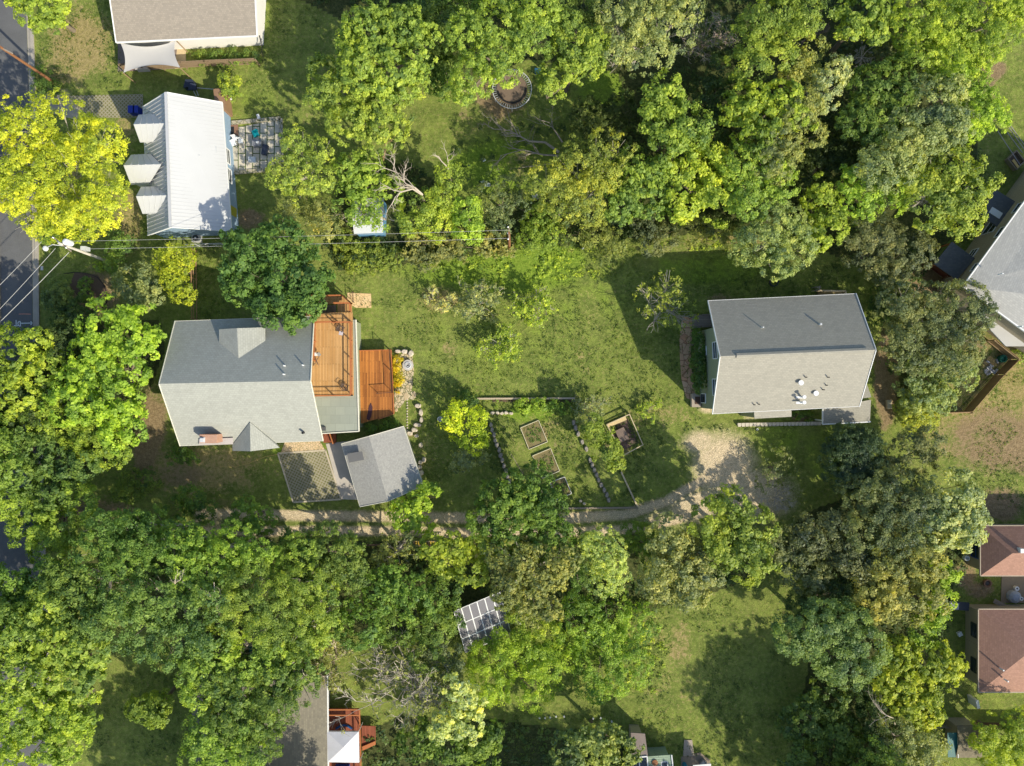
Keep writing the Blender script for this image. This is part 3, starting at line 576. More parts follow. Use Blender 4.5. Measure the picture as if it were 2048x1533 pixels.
# 10. bottom house with pale green wall
c_ = P(1310,1560); hJ = thing('pale_green_house', 'pale green house cut by the bottom edge with a flat brown lean-to roof', 'house', (c_.x, c_.y, 0))
b = MB(); b.slab([P(1262,1466,2.9), P(1290,1468,2.9), P(1296,1514,2.9), P(1262,1516,2.9)], .15); b.build('lean_to_roof', mat('leanto', (.22, .18, .16), var=.15), hJ)
w = MB(); w.prism([P(1266,1473,2.7), P(1286,1474,2.7), P(1290,1512,2.7), P(1266,1512,2.7)], 0, 2.7); w.build('lean_to_wall', tanw, hJ)
b = MB(); b.slab([P(1262,1516,2.9), P(1292,1514,2.9), P(1302,1640,3.6), P(1262,1640,3.6)], .12); b.build('glass_roof', glass, hJ); b = MB(); b.beam(P(1262,1516,2.95), P(1294,1513,2.95), .12, .14); b.beam(P(1278,1515,2.98), P(1284,1640,3.7), .1, .1); b.beam(P(1294,1513,2.95), P(1304,1640,3.65), .12, .14); b.build('roof_frame', white, hJ)
palegr = mat('palegreen', (.33, .42, .30), 'boards', sx=40, sy=.2, alt=(.31, .4, .285))
b = MB(); b.slab([P(1293,1514,2.7), P(1343,1510,2.7), P(1358,1640,3.4), P(1304,1640,3.4)], .15); b.build('roof', palegr, hJ); b = MB(); b.beam(P(1343,1510,2.72), P(1358,1640,3.42), .12, .16); b.build('roof_trim', white, hJ)
w = MB(); w.prism([P(1296,1520,2.5), P(1340,1517,2.5), P(1352,1640,2.5), P(1266,1640,2.5)], 0, 2.5); w.build('wall', palegr, hJ)
b = MB(); b.slab([P(1322,1524,2.78), P(1335,1523,2.78), P(1339,1560,3.0), P(1325,1560,3.0)], .1); sk_ = b.build('skylight', white, hJ); b = MB(); b.slab([P(1324,1526,2.82), P(1334,1525,2.82), P(1337,1558,3.04), P(1327,1558,3.04)], .02); b.build('pane', glass, sk_)
b = MB(); p = P(1310,1526,2.8); b.lathe((p.x, p.y, 2.7), [(.32, 0), (.32, .15), (.02, .2)], 14); b.build('roof_cap', mat('rust', (.28, .13, .06)), hJ)
b = MB(); b.slab([P(1386,1531,2.4), P(1422,1528,2.4), P(1424,1600,2.6), P(1386,1600,2.6)], .06); b.build('awning', white, hJ)
# 11. sheds
def shed(name, label, q_, he, hr, roofm, wallm, ax=0):
    pts = [P(x, y, he) for x, y in q_]; c = sum(pts, Vector())/4; h = thing(name, label, 'shed', (c.x, c.y, 0))
    m1 = (pts[0]+pts[3])/2; m2 = (pts[1]+pts[2])/2
    if ax: pts = pts[1:]+pts[:1]; m1 = (pts[0]+pts[3])/2; m2 = (pts[1]+pts[2])/2
    m1.z = m2.z = hr; b = MB(); b.slab([pts[0], pts[1], m2, m1], .1); b.slab([m1, m2, pts[2], pts[3]], .1); b.build('roof', roofm, h)
    w = MB(); ins = [(p+(c-p)*.08) for p in pts]; w.prism(ins, 0, he-.1); w.build('wall', wallm, h); return h
shed('garden_shed', 'white metal garden shed half hidden under branches above the power line', [(702,398),(768,396),(766,466),(708,468)], 2.5, 2.9, mat('shedwhite', (.56, .59, .61), var=.2, rough=.5), mat('shedblue', (.10, .25, .42)))
hS = shed('teal_shed', 'brown roofed shed with a teal tarp roof strip in the bottom right corner', [(1914,1452),(1958,1452),(1964,1516),(1912,1516)], 2.2, 2.6, mat('shingle_shed', (.22, .19, .13), 'shingle', sx=.3, sy=.2, var=.25), tanw)
b = MB(); b.slab([P(1895,1466,2.2), P(1915,1466,2.2), P(1915,1515,2.2), P(1896,1515,2.2)], .05); b.build('tarp', mat('teal', (.015, .13, .13), var=.3, rough=.5), hS); b = MB(); b.beam(P(1916,1466,2.26), P(1916,1516,2.26), .08); b.build('trim', white, hS)
# ---------- vegetation ----------
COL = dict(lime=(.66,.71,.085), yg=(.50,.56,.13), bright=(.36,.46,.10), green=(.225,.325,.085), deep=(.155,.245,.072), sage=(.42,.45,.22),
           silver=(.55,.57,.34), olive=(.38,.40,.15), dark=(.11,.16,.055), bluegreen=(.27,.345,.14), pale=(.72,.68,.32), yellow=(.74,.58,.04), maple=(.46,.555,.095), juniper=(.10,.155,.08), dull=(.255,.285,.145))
BARK = mat('bark', (.20, .165, .12), var=.35); BARKP = mat('bark_pale', (.42, .37, .30), var=.3); BARKG = mat('bark_grey', (.42, .38, .33), var=.3)
def fnoise(p, seed, f):
    r = np.random.RandomState(seed); s = np.zeros(len(p))
    for i in range(5):
        k = r.normal(size=3); k *= f*(1+.5*i)/np.linalg.norm(k); s += np.sin(p@k+r.uniform(0, 6.28))/(1+.35*i)
    return s/2.4
def leaves(cl, cn, rc, nl, ls, rng, ctint, flatz=.6, up=.5, jit=.48, asp=.62):
    # cl clump centres, cn outward directions
    n = len(cl); m = n*nl; C0 = np.repeat(cl, nl, 0); N0 = np.repeat(cn, nl, 0); rr = np.repeat(rc, nl)
    o = rng.normal(size=(m, 3)); o /= np.linalg.norm(o, axis=1)[:, None]; o *= (rng.uniform(0, 1, m)**.45)[:, None]
    flip = (o*N0).sum(1) < -.25; o[flip] *= -1
    p = C0+o*rr[:, None]*np.array([1, 1, flatz])
    nn = o*.8+N0*.5+rng.normal(size=(m, 3))*jit+np.array([0, 0, up]); nn /= np.linalg.norm(nn, axis=1)[:, None]
    t = rng.normal(size=(m, 3)); u = np.cross(nn, t); u /= np.linalg.norm(u, axis=1)[:, None]+1e-9; w = np.cross(nn, u)
    s = ls*np.clip(rng.lognormal(-.08, .38, m), .4, 2.1)[:, None]; a = u*s*.5; b = w*s*.5*asp
    co = np.empty((m, 4, 3)); co[:, 0] = p-a; co[:, 1] = p+b-a*.1; co[:, 2] = p+a; co[:, 3] = p-b-a*.1
    tint = np.clip(np.repeat(ctint, nl)+rng.normal(0, .13, m), 0, 1)
    return co.reshape(-1, 3), np.arange(m*4).reshape(-1, 4), np.repeat(tint, 4)
def crown_clumps(blobs, rng, seed, rcm, cover, gap, squash=.72, lobe=.2, full=False):
    cl = []; cn = []
    for (x, y, zt, rad) in blobs:
        rz = min(rad*squash, zt*.47); zc = zt-rz; n = max(8, int(6.4*rad*rad*cover/(rcm*rcm*3.1)))
        d = rng.normal(size=(int(n*1.9), 3)); d /= np.linalg.norm(d, axis=1)[:, None]; d = d[d[:, 2] > (-.9 if full else -.35)][:int(n*1.15)]
        lob = 1+lobe*fnoise(d*1.0, seed+int(x*7) % 97, 3.2)+lobe*.6*fnoise(d, seed+5, 7.0)
        dep = np.where(rng.uniform(size=len(d)) < .32, rng.uniform(.4, .85, len(d)), rng.uniform(.86, 1.04, len(d)))
        p = np.array([x, y, zc])+d*np.array([rad, rad, rz])*(lob*dep)[:, None]
        cl.append(p); cn.append(d)
    cl = np.concatenate(cl); cn = np.concatenate(cn); cl[:, 2] = np.maximum(cl[:, 2], .25)
    g = fnoise(cl, seed+31, 1.15)+.5*fnoise(cl, seed+77, 2.6); k = g > np.quantile(g, gap); return cl[k], cn[k]
def blobw(b, h):
    px, py, r = b[:3]; z = h*(b[3] if len(b) > 3 else 1.0); zc = z*.84; p = P(px, py, zc); return (p.x, p.y, z, (1.13 if h > 6.5 else 1.07)*r/S*(CAM_H-zc)/CAM_H)
NT = [0]
KIND = {  # name, clump radius, leaves per clump, leaf size, cover, gap, bark
 'broad': dict(rc=.46, nl=46, ls=.25, cover=1.5, gap=.10),
 'fine':  dict(rc=.42, nl=48, ls=.185, cover=1.45, gap=.12),
 'loose': dict(rc=.40, nl=28, ls=.21, cover=1.05, gap=.22),
 'airy':  dict(rc=.34, nl=18, ls=.20, cover=.80, gap=.25),
 'lump':  dict(rc=.55, nl=64, ls=.22, cover=1.5, gap=.08),
 'shrub': dict(rc=.34, nl=32, ls=.18, cover=1.6, gap=.05),
 'wisp':  dict(rc=.30, nl=10, ls=.20, cover=.5, gap=.3),
}
def tree(name, label, col, h, blobs, kind='broad', cat='tree', bark=None, twigs=0, group=None, dens=1.0, trunk=True):
    NT[0] += 1; seed = NT[0]*13; rng = np.random.RandomState(seed); k = KIND[kind]
    B = [blobw(b, h) for b in blobs]; wgt = np.array([b[3]**2 for b in B]); cx = sum(b[0]*w for b, w in zip(B, wgt))/wgt.sum(); cy_ = sum(b[1]*w for b, w in zip(B, wgt))/wgt.sum()
    r = thing(name, label, cat, (cx, cy_, 0), group)
    kr, kl = rng.uniform(.78, 1.3), rng.uniform(.72, 1.25); k = dict(k, rc=k['rc']*kr, ls=k['ls']*kl, nl=int(k['nl']*min(2.0, max(.6, (kr/kl)**1.6))))
    cl, cn = crown_clumps(B, rng, seed, k['rc'], k['cover']*dens, k['gap']*.7)
    ct = np.clip(.5+.22*fnoise(cl, seed+9, .9)+rng.normal(0, .14, len(cl)), 0, 1); rc = k['rc']*rng.uniform(.7, 1.3, len(cl))
    co, q, ti = leaves(cl, cn, rc, k['nl'], k['ls'], rng, ct); co = co-np.array([cx, cy_, 0])
    co[:, 2] = np.maximum(co[:, 2], .02)
    me = mesh_np('crown', co, q, LEAF, ti); o = bpy.data.objects.new('crown' if h > 2.6 else 'foliage', me); C.objects.link(o); o.parent = r
    cc = COL[col] if isinstance(col, str) else col; j = rng.uniform(.95, 1.05, 3)*rng.uniform(.88, 1.1); o.color = (*[c*v for c, v in zip(cc, j)], 1)
    if trunk:
        b = MB(); zt = h*.42; tr = .035*h+.02; base = Vector((cx, cy_, -.05)); top = Vector((cx+rng.uniform(-.2, .2), cy_+rng.uniform(-.2, .2), zt))
        b.tube([base, base.lerp(top, .5)+Vector((rng.uniform(-.1, .1), rng.uniform(-.1, .1), 0)), top], [tr, tr*.8, tr*.65], 7)
        for (x, y, z, rad) in B:
            e = Vector((x, y, z*.62)); m_ = top.lerp(e, .5)+Vector((rng.uniform(-.3, .3), rng.uniform(-.3, .3), -.05*h*.5))
            b.tube([top-Vector((0, 0, .1)), m_, e], [tr*.45, tr*.3, tr*.12], 5)
            for i in range(3+twigs*3):
                a = rng.uniform(0, 6.28); q1 = m_.lerp(e, rng.uniform(.2, 1)); rr = rad*rng.uniform(.6, .95); q2 = Vector((x+math.cos(a)*rr, y+math.sin(a)*rr, z*rng.uniform(.72, .98)))
                mid = q1.lerp(q2, .55)+Vector((rng.uniform(-.2, .2), rng.uniform(-.2, .2), .15)); b.tube([q1, mid, q2], [tr*.13, tr*.08, .012], 4, cap=False)
        tk = b.build('trunk', bark or BARK, r)
    return r
def bare(name, label, h, px, py, rad_px, n=7, lev=4, bark=BARKG, cat='bare tree', lean=(0, 0), leafcol=None, ldens=.4, twig=.024, group=None, spread=1.0):
    NT[0] += 1; rng = np.random.RandomState(NT[0]*17); c = P(px, py, h*.6); rad = rad_px/S*(CAM_H-h*.7)/CAM_H
    r = thing(name, label, cat, (c.x, c.y, 0), group); b = MB(); tips = []
    top = Vector((c.x, c.y, h*.22)); b.tube([Vector((c.x, c.y, -.05)), top], [.03*h, .022*h], 6)
    def grow(p, d, L, r0, lv):
        pts = [p]; dd = d.copy(); segs = 3
        for i in range(segs):
            dd = (dd+Vector(rng.normal(size=3)*.16)+Vector((0, 0, .03))).normalized(); pts.append(pts[-1]+dd*L/segs)
        r1 = r0*.5; b.tube(pts, [r0, r0*.82, r0*.66, max(r1, twig*.6)], 4 if lv < 3 else 3, cap=False); tips.append(pts[-1])
        if lv >= lev: return
        for i in range(3 if lv < 3 else 3):
            q_ = pts[rng.randint(1, 4)]; nd = (dd+Vector(rng.normal(size=3)*np.array([.62, .62, .35]))).normalized(); grow(q_, nd, L*rng.uniform(.5, .72), max(r1, twig), lv+1)
    for i in range(n):
        a = 2*math.pi*i/n+rng.uniform(-.3, .3); el = rng.uniform(.25, 1.1); d = Vector((math.cos(a)+lean[0], math.sin(a)+lean[1], math.tan(el)*.8)).normalized()
        grow(top, d, rad*rng.uniform(.5, .66)*spread, .009*h+.01, 1)
    b.build('branch', bark, r)
    if leafcol:
        T = np.array([list(t) for t in tips]); T = T[rng.uniform(size=len(T)) < ldens*1.2]
        dn = np.tile([0, 0, 1.0], (len(T), 1)); co, q, ti = leaves(T, dn, np.full(len(T), .28), 7, .19, rng, np.clip(rng.normal(.5, .2, len(T)), 0, 1)); co -= np.array([c.x, c.y, 0])
        o = bpy.data.objects.new('foliage', mesh_np('foliage', co, q, LEAF, ti)); C.objects.link(o); o.parent = r; o.color = (*COL[leafcol], 1)
    return r
T = tree
NW = 'trees of the north woods'; SWG = 'trees of the south-west canopy'; SG = 'trees along the south of the driveway'; SE = 'trees of the south-east woods'
# -- street side, north-west
T('lime_tree', 'big yellow-lime tree spreading over the street, left of the metal roofed house', 'lime', 9, [(45,250,52),(115,250,58),(190,290,50),(50,330,72),(130,340,72),(208,375,38),(70,405,60),(135,420,52),(195,405,48),(60,440,32,.85),(160,455,24,.8),(10,280,45),(5,370,50)], 'loose', dens=1.35, twigs=3, bark=BARKG)
T('lime_tree', 'yellow-green tree at the kerb, cut by the top edge', 'maple', 7, [(78,8,42),(112,20,26),(50,-12,30)], 'broad')
T('shrub', 'rounded light green bush at the corner behind the metal roofed house', 'maple', 2.4, [(455,160,20),(452,182,17),(468,178,14)], 'shrub', cat='bush')
T('bushes', 'low green bush around the foot of the leaning pole at the street', 'green', 1.0, [(80,150,18),(100,170,16),(75,172,12)], 'shrub', cat='bush', trunk=False)
T('small_tree', 'yellow-green tree right of the slab patio', 'yg', 6, [(590,290,32),(640,300,28),(565,345,32),(610,350,48),(645,360,26),(560,372,22,.8)], 'loose', twigs=2, dens=1.2, bark=BARKG)
T('leafy_tree', 'tall bright tree between the tan roof and the trampoline, upper of two', 'bright', 11, [(740,65,52),(795,60,50),(838,95,40),(725,130,46),(790,140,52),(700,95,26,.9)], 'broad', twigs=1)
T('leafy_tree', 'wide bright tree with rounded tufts just right of the mown yard, lower half', 'bright', 9, [(645,180,34),(700,190,44),(760,210,52),(700,240,40),(760,255,42),(645,140,26,.8),(820,175,34,.9)], 'broad', dens=.9)
T('leafy_tree', 'bright tree overhanging the upper left rim of the trampoline', 'bright', 11, [(935,70,34),(1000,50,50),(1060,75,42),(995,115,46),(945,160,38),(1015,150,24),(1070,25,46),(920,185,24,.8)], 'fine', dens=1.1)
T('leafy_tree', 'bright tree right of the trampoline pointing down to the dead branches', 'bright', 10, [(1140,90,42),(1165,120,38),(1110,160,32),(1185,95,28),(1095,180,16),(1130,55,25)], 'broad')
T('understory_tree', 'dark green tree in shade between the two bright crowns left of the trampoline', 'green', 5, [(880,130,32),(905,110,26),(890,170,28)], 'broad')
T('sage_tree', 'grey-green tree at the top edge with bare twigs showing, right of the bright crowns', 'sage', 10, [(1240,25,42),(1255,80,42),(1300,105,42),(1340,55,42),(1370,22,30),(1290,45,40),(1230,115,24)], 'loose', dens=1.4, twigs=3, bark=BARKG)
bare('bare_tree', 'leafless reddish-grey tree near the top edge of the woods', 9, 1420, 60, 66, 11, 5, mat('bark_red', (.55, .44, .38), var=.2), leafcol='dull', ldens=.18)
T('leafy_tree', 'single rounded bright tree standing alone among dark woods', 'bright', 10, [(1330,190,34),(1355,235,46),(1382,255,36),(1340,285,32),(1310,230,28),(1385,290,20,.9)], 'lump')
T('understory_tree', 'dark tree at the top edge right of the first bright crowns', 'green', 7, [(1125,15,36),(1170,20,34),(1195,55,28)], 'fine')
T('leafy_tree', 'bright tree on the left side of the central woods column near the top edge', 'bright', 10, [(1515,60,40),(1500,125,38),(1545,110,34),(1555,25,45),(1610,20,40),(1590,75,26)], 'broad')
T('leafy_tree', 'green tree in the central woods column below the top one', 'maple', 10, [(1490,215,38),(1525,250,46),(1560,200,36),(1590,235,28),(1505,290,30)], 'broad')
bare('bare_tree', 'brown leafless thicket left of the silver tree in the woods', 6, 1640, 50, 40, 7, 5, BARK)
T('silver_tree', 'slender silver-leaved tree in the middle of the woods', 'silver', 9, [(1672,140,20),(1655,170,26),(1642,208,22),(1625,160,18,.8)], 'lump', bark=BARKG)
T('leafy_tree', 'bright tree at the top edge right of the silver tree', 'bright', 9, [(1720,25,42),(1742,62,28),(1700,65,22),(1765,10,26)], 'broad')
bare('bare_tree', 'leafless tan tree below the bright tree at the top right', 6, 1745, 95, 34, 6, 4, BARKG)
T('spreading_tree', 'broad yellow-green tree filling the top right beside the brown lawn', 'maple', 10, [(1840,40,52),(1900,50,56),(1970,30,56),(2020,8,40),(1920,110,52),(1980,80,46),(2035,20,30),(1850,95,40)], 'fine')
T('spreading_tree', 'yellow-green tree on the lawn edge between the brown patch and the grey-green oak', 'maple', 9, [(1935,165,42),(1962,220,34),(1945,250,30),(1985,235,26),(1900,150,34)], 'fine')
T('leafy_tree', 'mid green tree right of the silver tree, deep in the woods', 'green', 9, [(1740,170,34),(1790,155,36),(1760,225,42),(1712,240,32),(1800,195,28),(1740,265,24)], 'broad')
T('oak_tree', 'large grey-green oak with pale branches in the right of the woods', 'sage', 10, [(1890,185,34),(1860,215,46),(1908,245,34),(1830,270,54),(1785,320,50),(1742,342,32),(1880,265,42)], 'lump', bark=BARKP, twigs=2, dens=.9)
T('oak_tree', 'rounded olive-yellow tree beside the upper dark porch roof', 'yg', 9, [(1900,350,54),(1942,378,40),(1868,400,50),(1920,428,42),(1835,362,44)], 'fine', bark=BARKG, twigs=1)
T('leafy_tree', 'yellow-green tree between the large oak and the feathery tree', 'maple', 8, [(1730,390,42),(1780,385,36),(1700,360,26)], 'fine')
T('leafy_tree', 'tall olive-green tree on the right of the central woods column', 'olive', 10, [(1580,235,30),(1565,275,40),(1550,320,44),(1610,215,30),(1620,270,26,.9)], 'fine')
T('ash_tree', 'yellow-green tree with bare twigs above the lawn, leftmost of the row', 'yg', 9, [(1095,365,40),(1155,335,46),(1208,300,32),(1242,300,22),(1180,390,46),(1125,400,36),(1215,345,34)], 'loose', dens=1.45, twigs=2, bark=BARKG)
T('ash_tree', 'bright tree above the lawn, second of the row', 'bright', 8, [(1268,350,42),(1292,390,40),(1240,405,38),(1310,340,22)], 'broad')
T('ash_tree', 'bright tree above the lawn right of the dark gap in the woods', 'maple', 8, [(1388,350,44),(1418,318,30),(1362,400,34),(1432,392,42),(1345,340,22)], 'broad')
T('ash_tree', 'green tree directly above the feathery pale tree', 'bright', 9, [(1482,335,44),(1535,345,42),(1500,392,40),(1560,370,30)], 'fine')
T('feathery_tree', 'soft pale green feathery tree reaching down into the shaded lawn', (.43,.50,.21), 8, [(1550,450,56),(1512,490,40),(1592,490,40),(1553,528,30)], 'fine', dens=1.2, bark=BARKG)
T('leafy_tree', 'bright green tree immediately right of the feathery tree', 'maple', 7, [(1650,410,36),(1660,450,34),(1632,482,22),(1640,380,22)], 'broad')
T('oak_tree', 'dark grey-green tree above the shaded lawn left of the square porch roof', 'dull', 7, [(1760,480,50),(1822,500,46),(1782,535,34),(1720,470,28)], 'fine')
T('oak_tree', 'big dark grey-green oak between the tall grey house and the right edge house', 'dull', 8, [(1812,612,42),(1870,612,46),(1930,612,44),(1962,632,26),(1850,680,56),(1920,690,50),(1800,680,32)], 'fine', bark=BARKG, twigs=2, dens=1.1)
T('shrub', 'tangled grey-green thicket inside the fenced yard at the right', 'sage', 4, [(1855,760,46),(1920,745,36),(1845,796,30),(1882,800,32)], 'fine', cat='thicket', dens=1.1)
T('shrub', 'yellow-green weedy bush in front of the fence corner, lower left', 'yg', 2, [(1825,822,26),(1852,838,26),(1812,806,14)], 'shrub', cat='bush')
T('juniper', 'dense dark juniper below the porch of the tall grey house', 'juniper', 6, [(1700,890,40),(1730,898,38),(1702,940,42),(1740,932,30),(1680,915,30)], 'fine', cat='evergreen', dens=1.3)
bare('bare_shrub', 'grey leafless bush at the lower right rim of the gravel', 3, 1560, 1000, 38, 9, 4, BARKG, cat='bush')
T('shrub', 'dull green bush on the right rim of the gravel, under the shade', 'dull', 3, [(1560,930,34),(1545,960,26)], 'airy', cat='bush')
T('oak_tree', 'small dark tree at the left edge of the brown lawn', 'dull', 6, [(1832,912,44),(1862,885,28),(1785,962,40)], 'fine')
T('silver_tree', 'silver-leaved tree overhanging the left wall of the blue-windowed house', 'silver', 8, [(1905,980,36),(1938,1000,28),(1900,1040,44),(1932,1070,30),(1872,1060,36),(1945,1035,22)], 'lump', dens=1.1)
T('oak_tree', 'dark olive tree right of the shaded grass below the juniper', 'dull', 8, [(1752,992,50),(1802,1012,54),(1740,1060,42),(1802,1080,46),(1845,1000,30)], 'fine', group=SE)
T('flowering_tree', 'dark tree with small silver flower heads below the shaded grass', 'dull', 7, [(1672,1070,42),(1710,1110,46),(1760,1135,42),(1620,1080,34)], 'lump')
T('oak_tree', 'pale olive tree in the south-east woods above the bluish tree', 'olive', 8, [(1790,1130,46),(1842,1120,42),(1762,1192,46),(1820,1200,46),(1860,1192,26)], 'lump')
T('small_tree', 'bright lime tree between the pale olive tree and the two red roofs', 'maple', 6, [(1880,1150,26),(1882,1200,24),(1850,1262,28),(1865,1235,22)], 'broad')
T('bluish_tree', 'wide blue-green tree right of the big shadow on the lower lawn', 'bluegreen', 9, [(1600,1272,42),(1650,1250,46),(1700,1260,46),(1732,1302,36),(1690,1330,46),(1642,1300,36),(1575,1275,24)], 'lump')
T('leafy_tree', 'bright lime-green tree left of the wider red roof', 'maple', 7, [(1862,1340,46),(1900,1342,32),(1830,1390,46),(1850,1422,36),(1790,1362,42),(1800,1312,36)], 'broad')
T('understory_tree', 'dark green tree at the bottom of the south-east woods', 'green', 6, [(1620,1450,46),(1680,1485,46),(1722,1520,36),(1660,1405,36),(1600,1510,34)], 'broad')
T('sage_tree', 'greyish tree at the bottom edge left of the teal shed', 'sage', 7, [(1790,1470,32),(1850,1490,36),(1800,1520,36),(1868,1522,28)], 'fine', twigs=2, bark=BARKP)
T('leafy_tree', 'green tree covering the bottom right corner beside the teal shed', 'maple', 6, [(2000,1480,44),(2040,1455,32),(2010,1522,38),(2060,1500,40),(1965,1470,22)], 'fine')
T('leafy_tree', 'vivid green tree at the bottom rim of the gravel pad', 'bright', 8, [(1460,1020,36),(1500,1060,42),(1490,1120,44),(1420,1042,32),(1452,1090,42),(1520,1120,26)], 'broad')
T('sage_tree', 'grey-green tree left of the vivid green one at the gravel rim', 'sage', 7, [(1340,1085,42),(1372,1132,50),(1412,1150,38),(1332,1160,42),(1380,1182,32)], 'lump', dens=.9)
T('round_tree', 'compact round yellow-green tree south of the driveway', (.56,.64,.24), 7, [(1210,1112,44),(1214,1148,38),(1186,1088,22)], 'shrub')
T('leafy_tree', 'large green tree bridging the driveway below the vegetable beds', (.215,.335,.07), 8, [(1050,990,50),(1002,1010,42),(1090,1020,40),(1030,1052,54),(1100,1082,40),(962,1040,28)], 'broad', twigs=1)
T('ash_tree', 'olive tree with grey twigs above the solar panels', 'olive', 9, [(1032,1130,50),(1082,1140,46),(1120,1122,32),(1060,1200,44),(1098,1222,24),(1012,1182,28)], 'loose', dens=1.5, twigs=3, bark=BARKG)
T('leafy_tree', 'bright tree at the yellow slatted fence', 'maple', 7, [(900,1112,38),(945,1132,36),(962,1092,28),(870,1100,24)], 'broad')
T('small_tree', 'grey-olive tree with thin leaves below the driveway, left of the yellow slats', 'olive', 6, [(790,1112,38),(760,1130,24),(810,1086,20)], 'airy', dens=1.6, twigs=3, bark=BARKG)
T('leafy_tree', 'green tree below the left part of the driveway tracks', 'green', 9, [(660,1102,46),(690,1120,38),(640,1148,42),(620,1100,30),(700,1150,30)], 'fine')
T('small_tree', 'yellow-green young tree between the garage and the driveway', 'maple', 5, [(845,1000,28),(812,1030,28),(830,1050,24),(860,985,16)], 'broad')
T('yellow_tree', 'yellow-leaved small tree at the left corner of the vegetable garden', (.58,.64,.07), 4, [(920,825,27),(935,860,30),(900,840,20),(950,885,22),(955,835,18)], 'loose', dens=1.5)
T('feathery_shrub', 'green feathery shrub just below the yellow tree', 'sage', 2.6, [(938,915,30),(958,905,20),(920,925,18)], 'loose', cat='bush', dens=1.2)
# -- south-west canopy
T('oak_tree', 'bright tree over the street, far left below the chalk arrow', 'maple', 9, [(30,712,46),(90,740,42),(30,790,50),(75,690,28)], 'broad', group=SWG)
T('oak_tree', 'large bright tree filling the yard left of the long grey house', (.45,.56,.09), 10, [(200,650,42),(262,662,44),(292,690,30),(190,722,46),(150,790,54),(222,800,54),(246,855,42),(245,740,40)], 'broad')
T('oak_tree', 'bright lower tree whose edge runs diagonally above the dark gap at the left', 'maple', 8, [(100,830,46),(188,880,46),(232,900,28),(150,855,40)], 'broad')
T('oak_tree', 'darker green tree at the left edge below the bright diagonal one', (.19,.28,.085), 8, [(30,870,44),(82,900,42),(35,945,40),(130,935,38),(100,985,42),(170,930,26)], 'broad')
T('oak_tree', 'green tree overhanging the bend of the street at the left edge', 'bright', 8, [(60,1050,42),(110,1062,38),(92,1092,32),(152,1005,36),(20,1010,30)], 'broad')
T('shrub', 'dark bush in shade at the yard left of the driveway start', 'green', 2.2, [(262,975,28),(290,960,20),(240,985,20)], 'shrub', cat='bush')
T('small_tree', 'green sapling at the start of the driveway tracks', 'green', 4, [(380,1000,26),(402,1025,24),(345,1020,22)], 'fine')
T('small_tree', 'dense green tree at the left end of the tyre tracks', 'green', 5, [(490,1030,28),(522,1042,28),(470,1055,20)], 'fine')
T('shrub', 'green bush under the chimney of the long grey house', 'green', 1.6, [(362,905,20),(385,915,12),(345,920,12)], 'shrub', cat='bush')
T('pecan_tree', 'spreading green tree south of the yard, beneath the pale trunk fork', 'green', 11, [(205,1060,38),(270,1075,42),(330,1100,42),(250,1120,40),(190,1110,34)], 'fine', bark=BARKP, twigs=1)
T('pecan_tree', 'green tree at the middle of the south-west canopy, right of the trunk fork', 'bright', 11, [(380,1100,46),(430,1130,46),(470,1090,38),(390,1160,42),(520,1110,36)], 'fine', bark=BARKP, twigs=1)
T('pecan_tree', 'pale green tree in the south-west canopy above the teal tarp', 'bright', 12, [(500,1170,48),(550,1200,46),(470,1220,46),(540,1250,42),(600,1180,44),(610,1240,42)], 'fine', bark=BARKP, twigs=1)
T('pecan_tree', 'wide green tree at the centre of the south-west canopy', (.245,.34,.115), 12, [(240,1180,48),(310,1200,50),(370,1220,48),(280,1260,50),(350,1290,44),(220,1240,44),(420,1270,42),(430,1190,36)], 'fine', bark=BARKP, twigs=2)
T('oak_tree', 'green tree at the left edge above the lower bend of the street', 'bright', 11, [(100,1210,46),(50,1270,46),(120,1290,50),(40,1340,46),(110,1350,46),(170,1300,44),(160,1360,38)], 'broad')
T('oak_tree', 'bright green tree in the bottom left corner', 'maple', 10, [(40,1440,50),(110,1430,48),(60,1500,52),(130,1480,42),(155,1420,36),(20,1400,30)], 'broad')
T('small_tree', 'small isolated green tree on the dark grass above the bottom edge', 'bright', 6, [(300,1420,30),(320,1405,22),(280,1412,20),(318,1435,18)], 'broad')
T('pecan_tree', 'large green tree over the roof of the brown roofed house, upper part', 'green', 11, [(430,1350,46),(490,1380,48),(550,1350,42),(600,1330,38),(450,1410,42),(530,1420,42)], 'fine', twigs=2, bark=BARKG)
T('pecan_tree', 'green tree at the bottom edge over the left end of the brown roofed house', 'bright', 11, [(420,1470,44),(480,1460,44),(430,1520,44),(500,1510,34),(400,1500,30)], 'fine', bark=BARKG)
bare('bare_tree', 'leafless tan tree against the right end of the brown roof', 7, 655, 1340, 60, 9, 5, mat('bark_tan', (.58, .48, .37), var=.2), leafcol='olive', ldens=.25)
bare('pecan_tree', 'large grey leafless tree between the brown roofed house and the pale yellow tree', 9, 815, 1375, 108, 15, 5, mat('bark_ash', (.46, .41, .34), var=.25), leafcol='olive', ldens=.15, twig=.026, spread=1.12)
T('pale_tree', 'pale yellow tree with creamy foliage near the bottom centre', 'pale', 8, [(912,1368,20),(930,1405,28),(900,1442,30),(935,1450,28),(880,1460,20)], 'broad')
T('leafy_tree', 'green tree left of the solar panels, upper of two', 'green', 8, [(760,1182,38),(830,1200,42),(720,1252,44),(790,1160,30)], 'fine')
T('leafy_tree', 'green tree left of the solar panels, lower of two', 'green', 7, [(790,1242,44),(862,1262,38),(850,1310,30)], 'fine')
T('spreading_tree', 'olive-yellow fine leaved tree below the solar panels', 'maple', 4.5, [(980,1330,46),(1050,1310,46),(1100,1342,42),(1060,1382,42),(970,1380,36),(1010,1285,26)], 'fine')
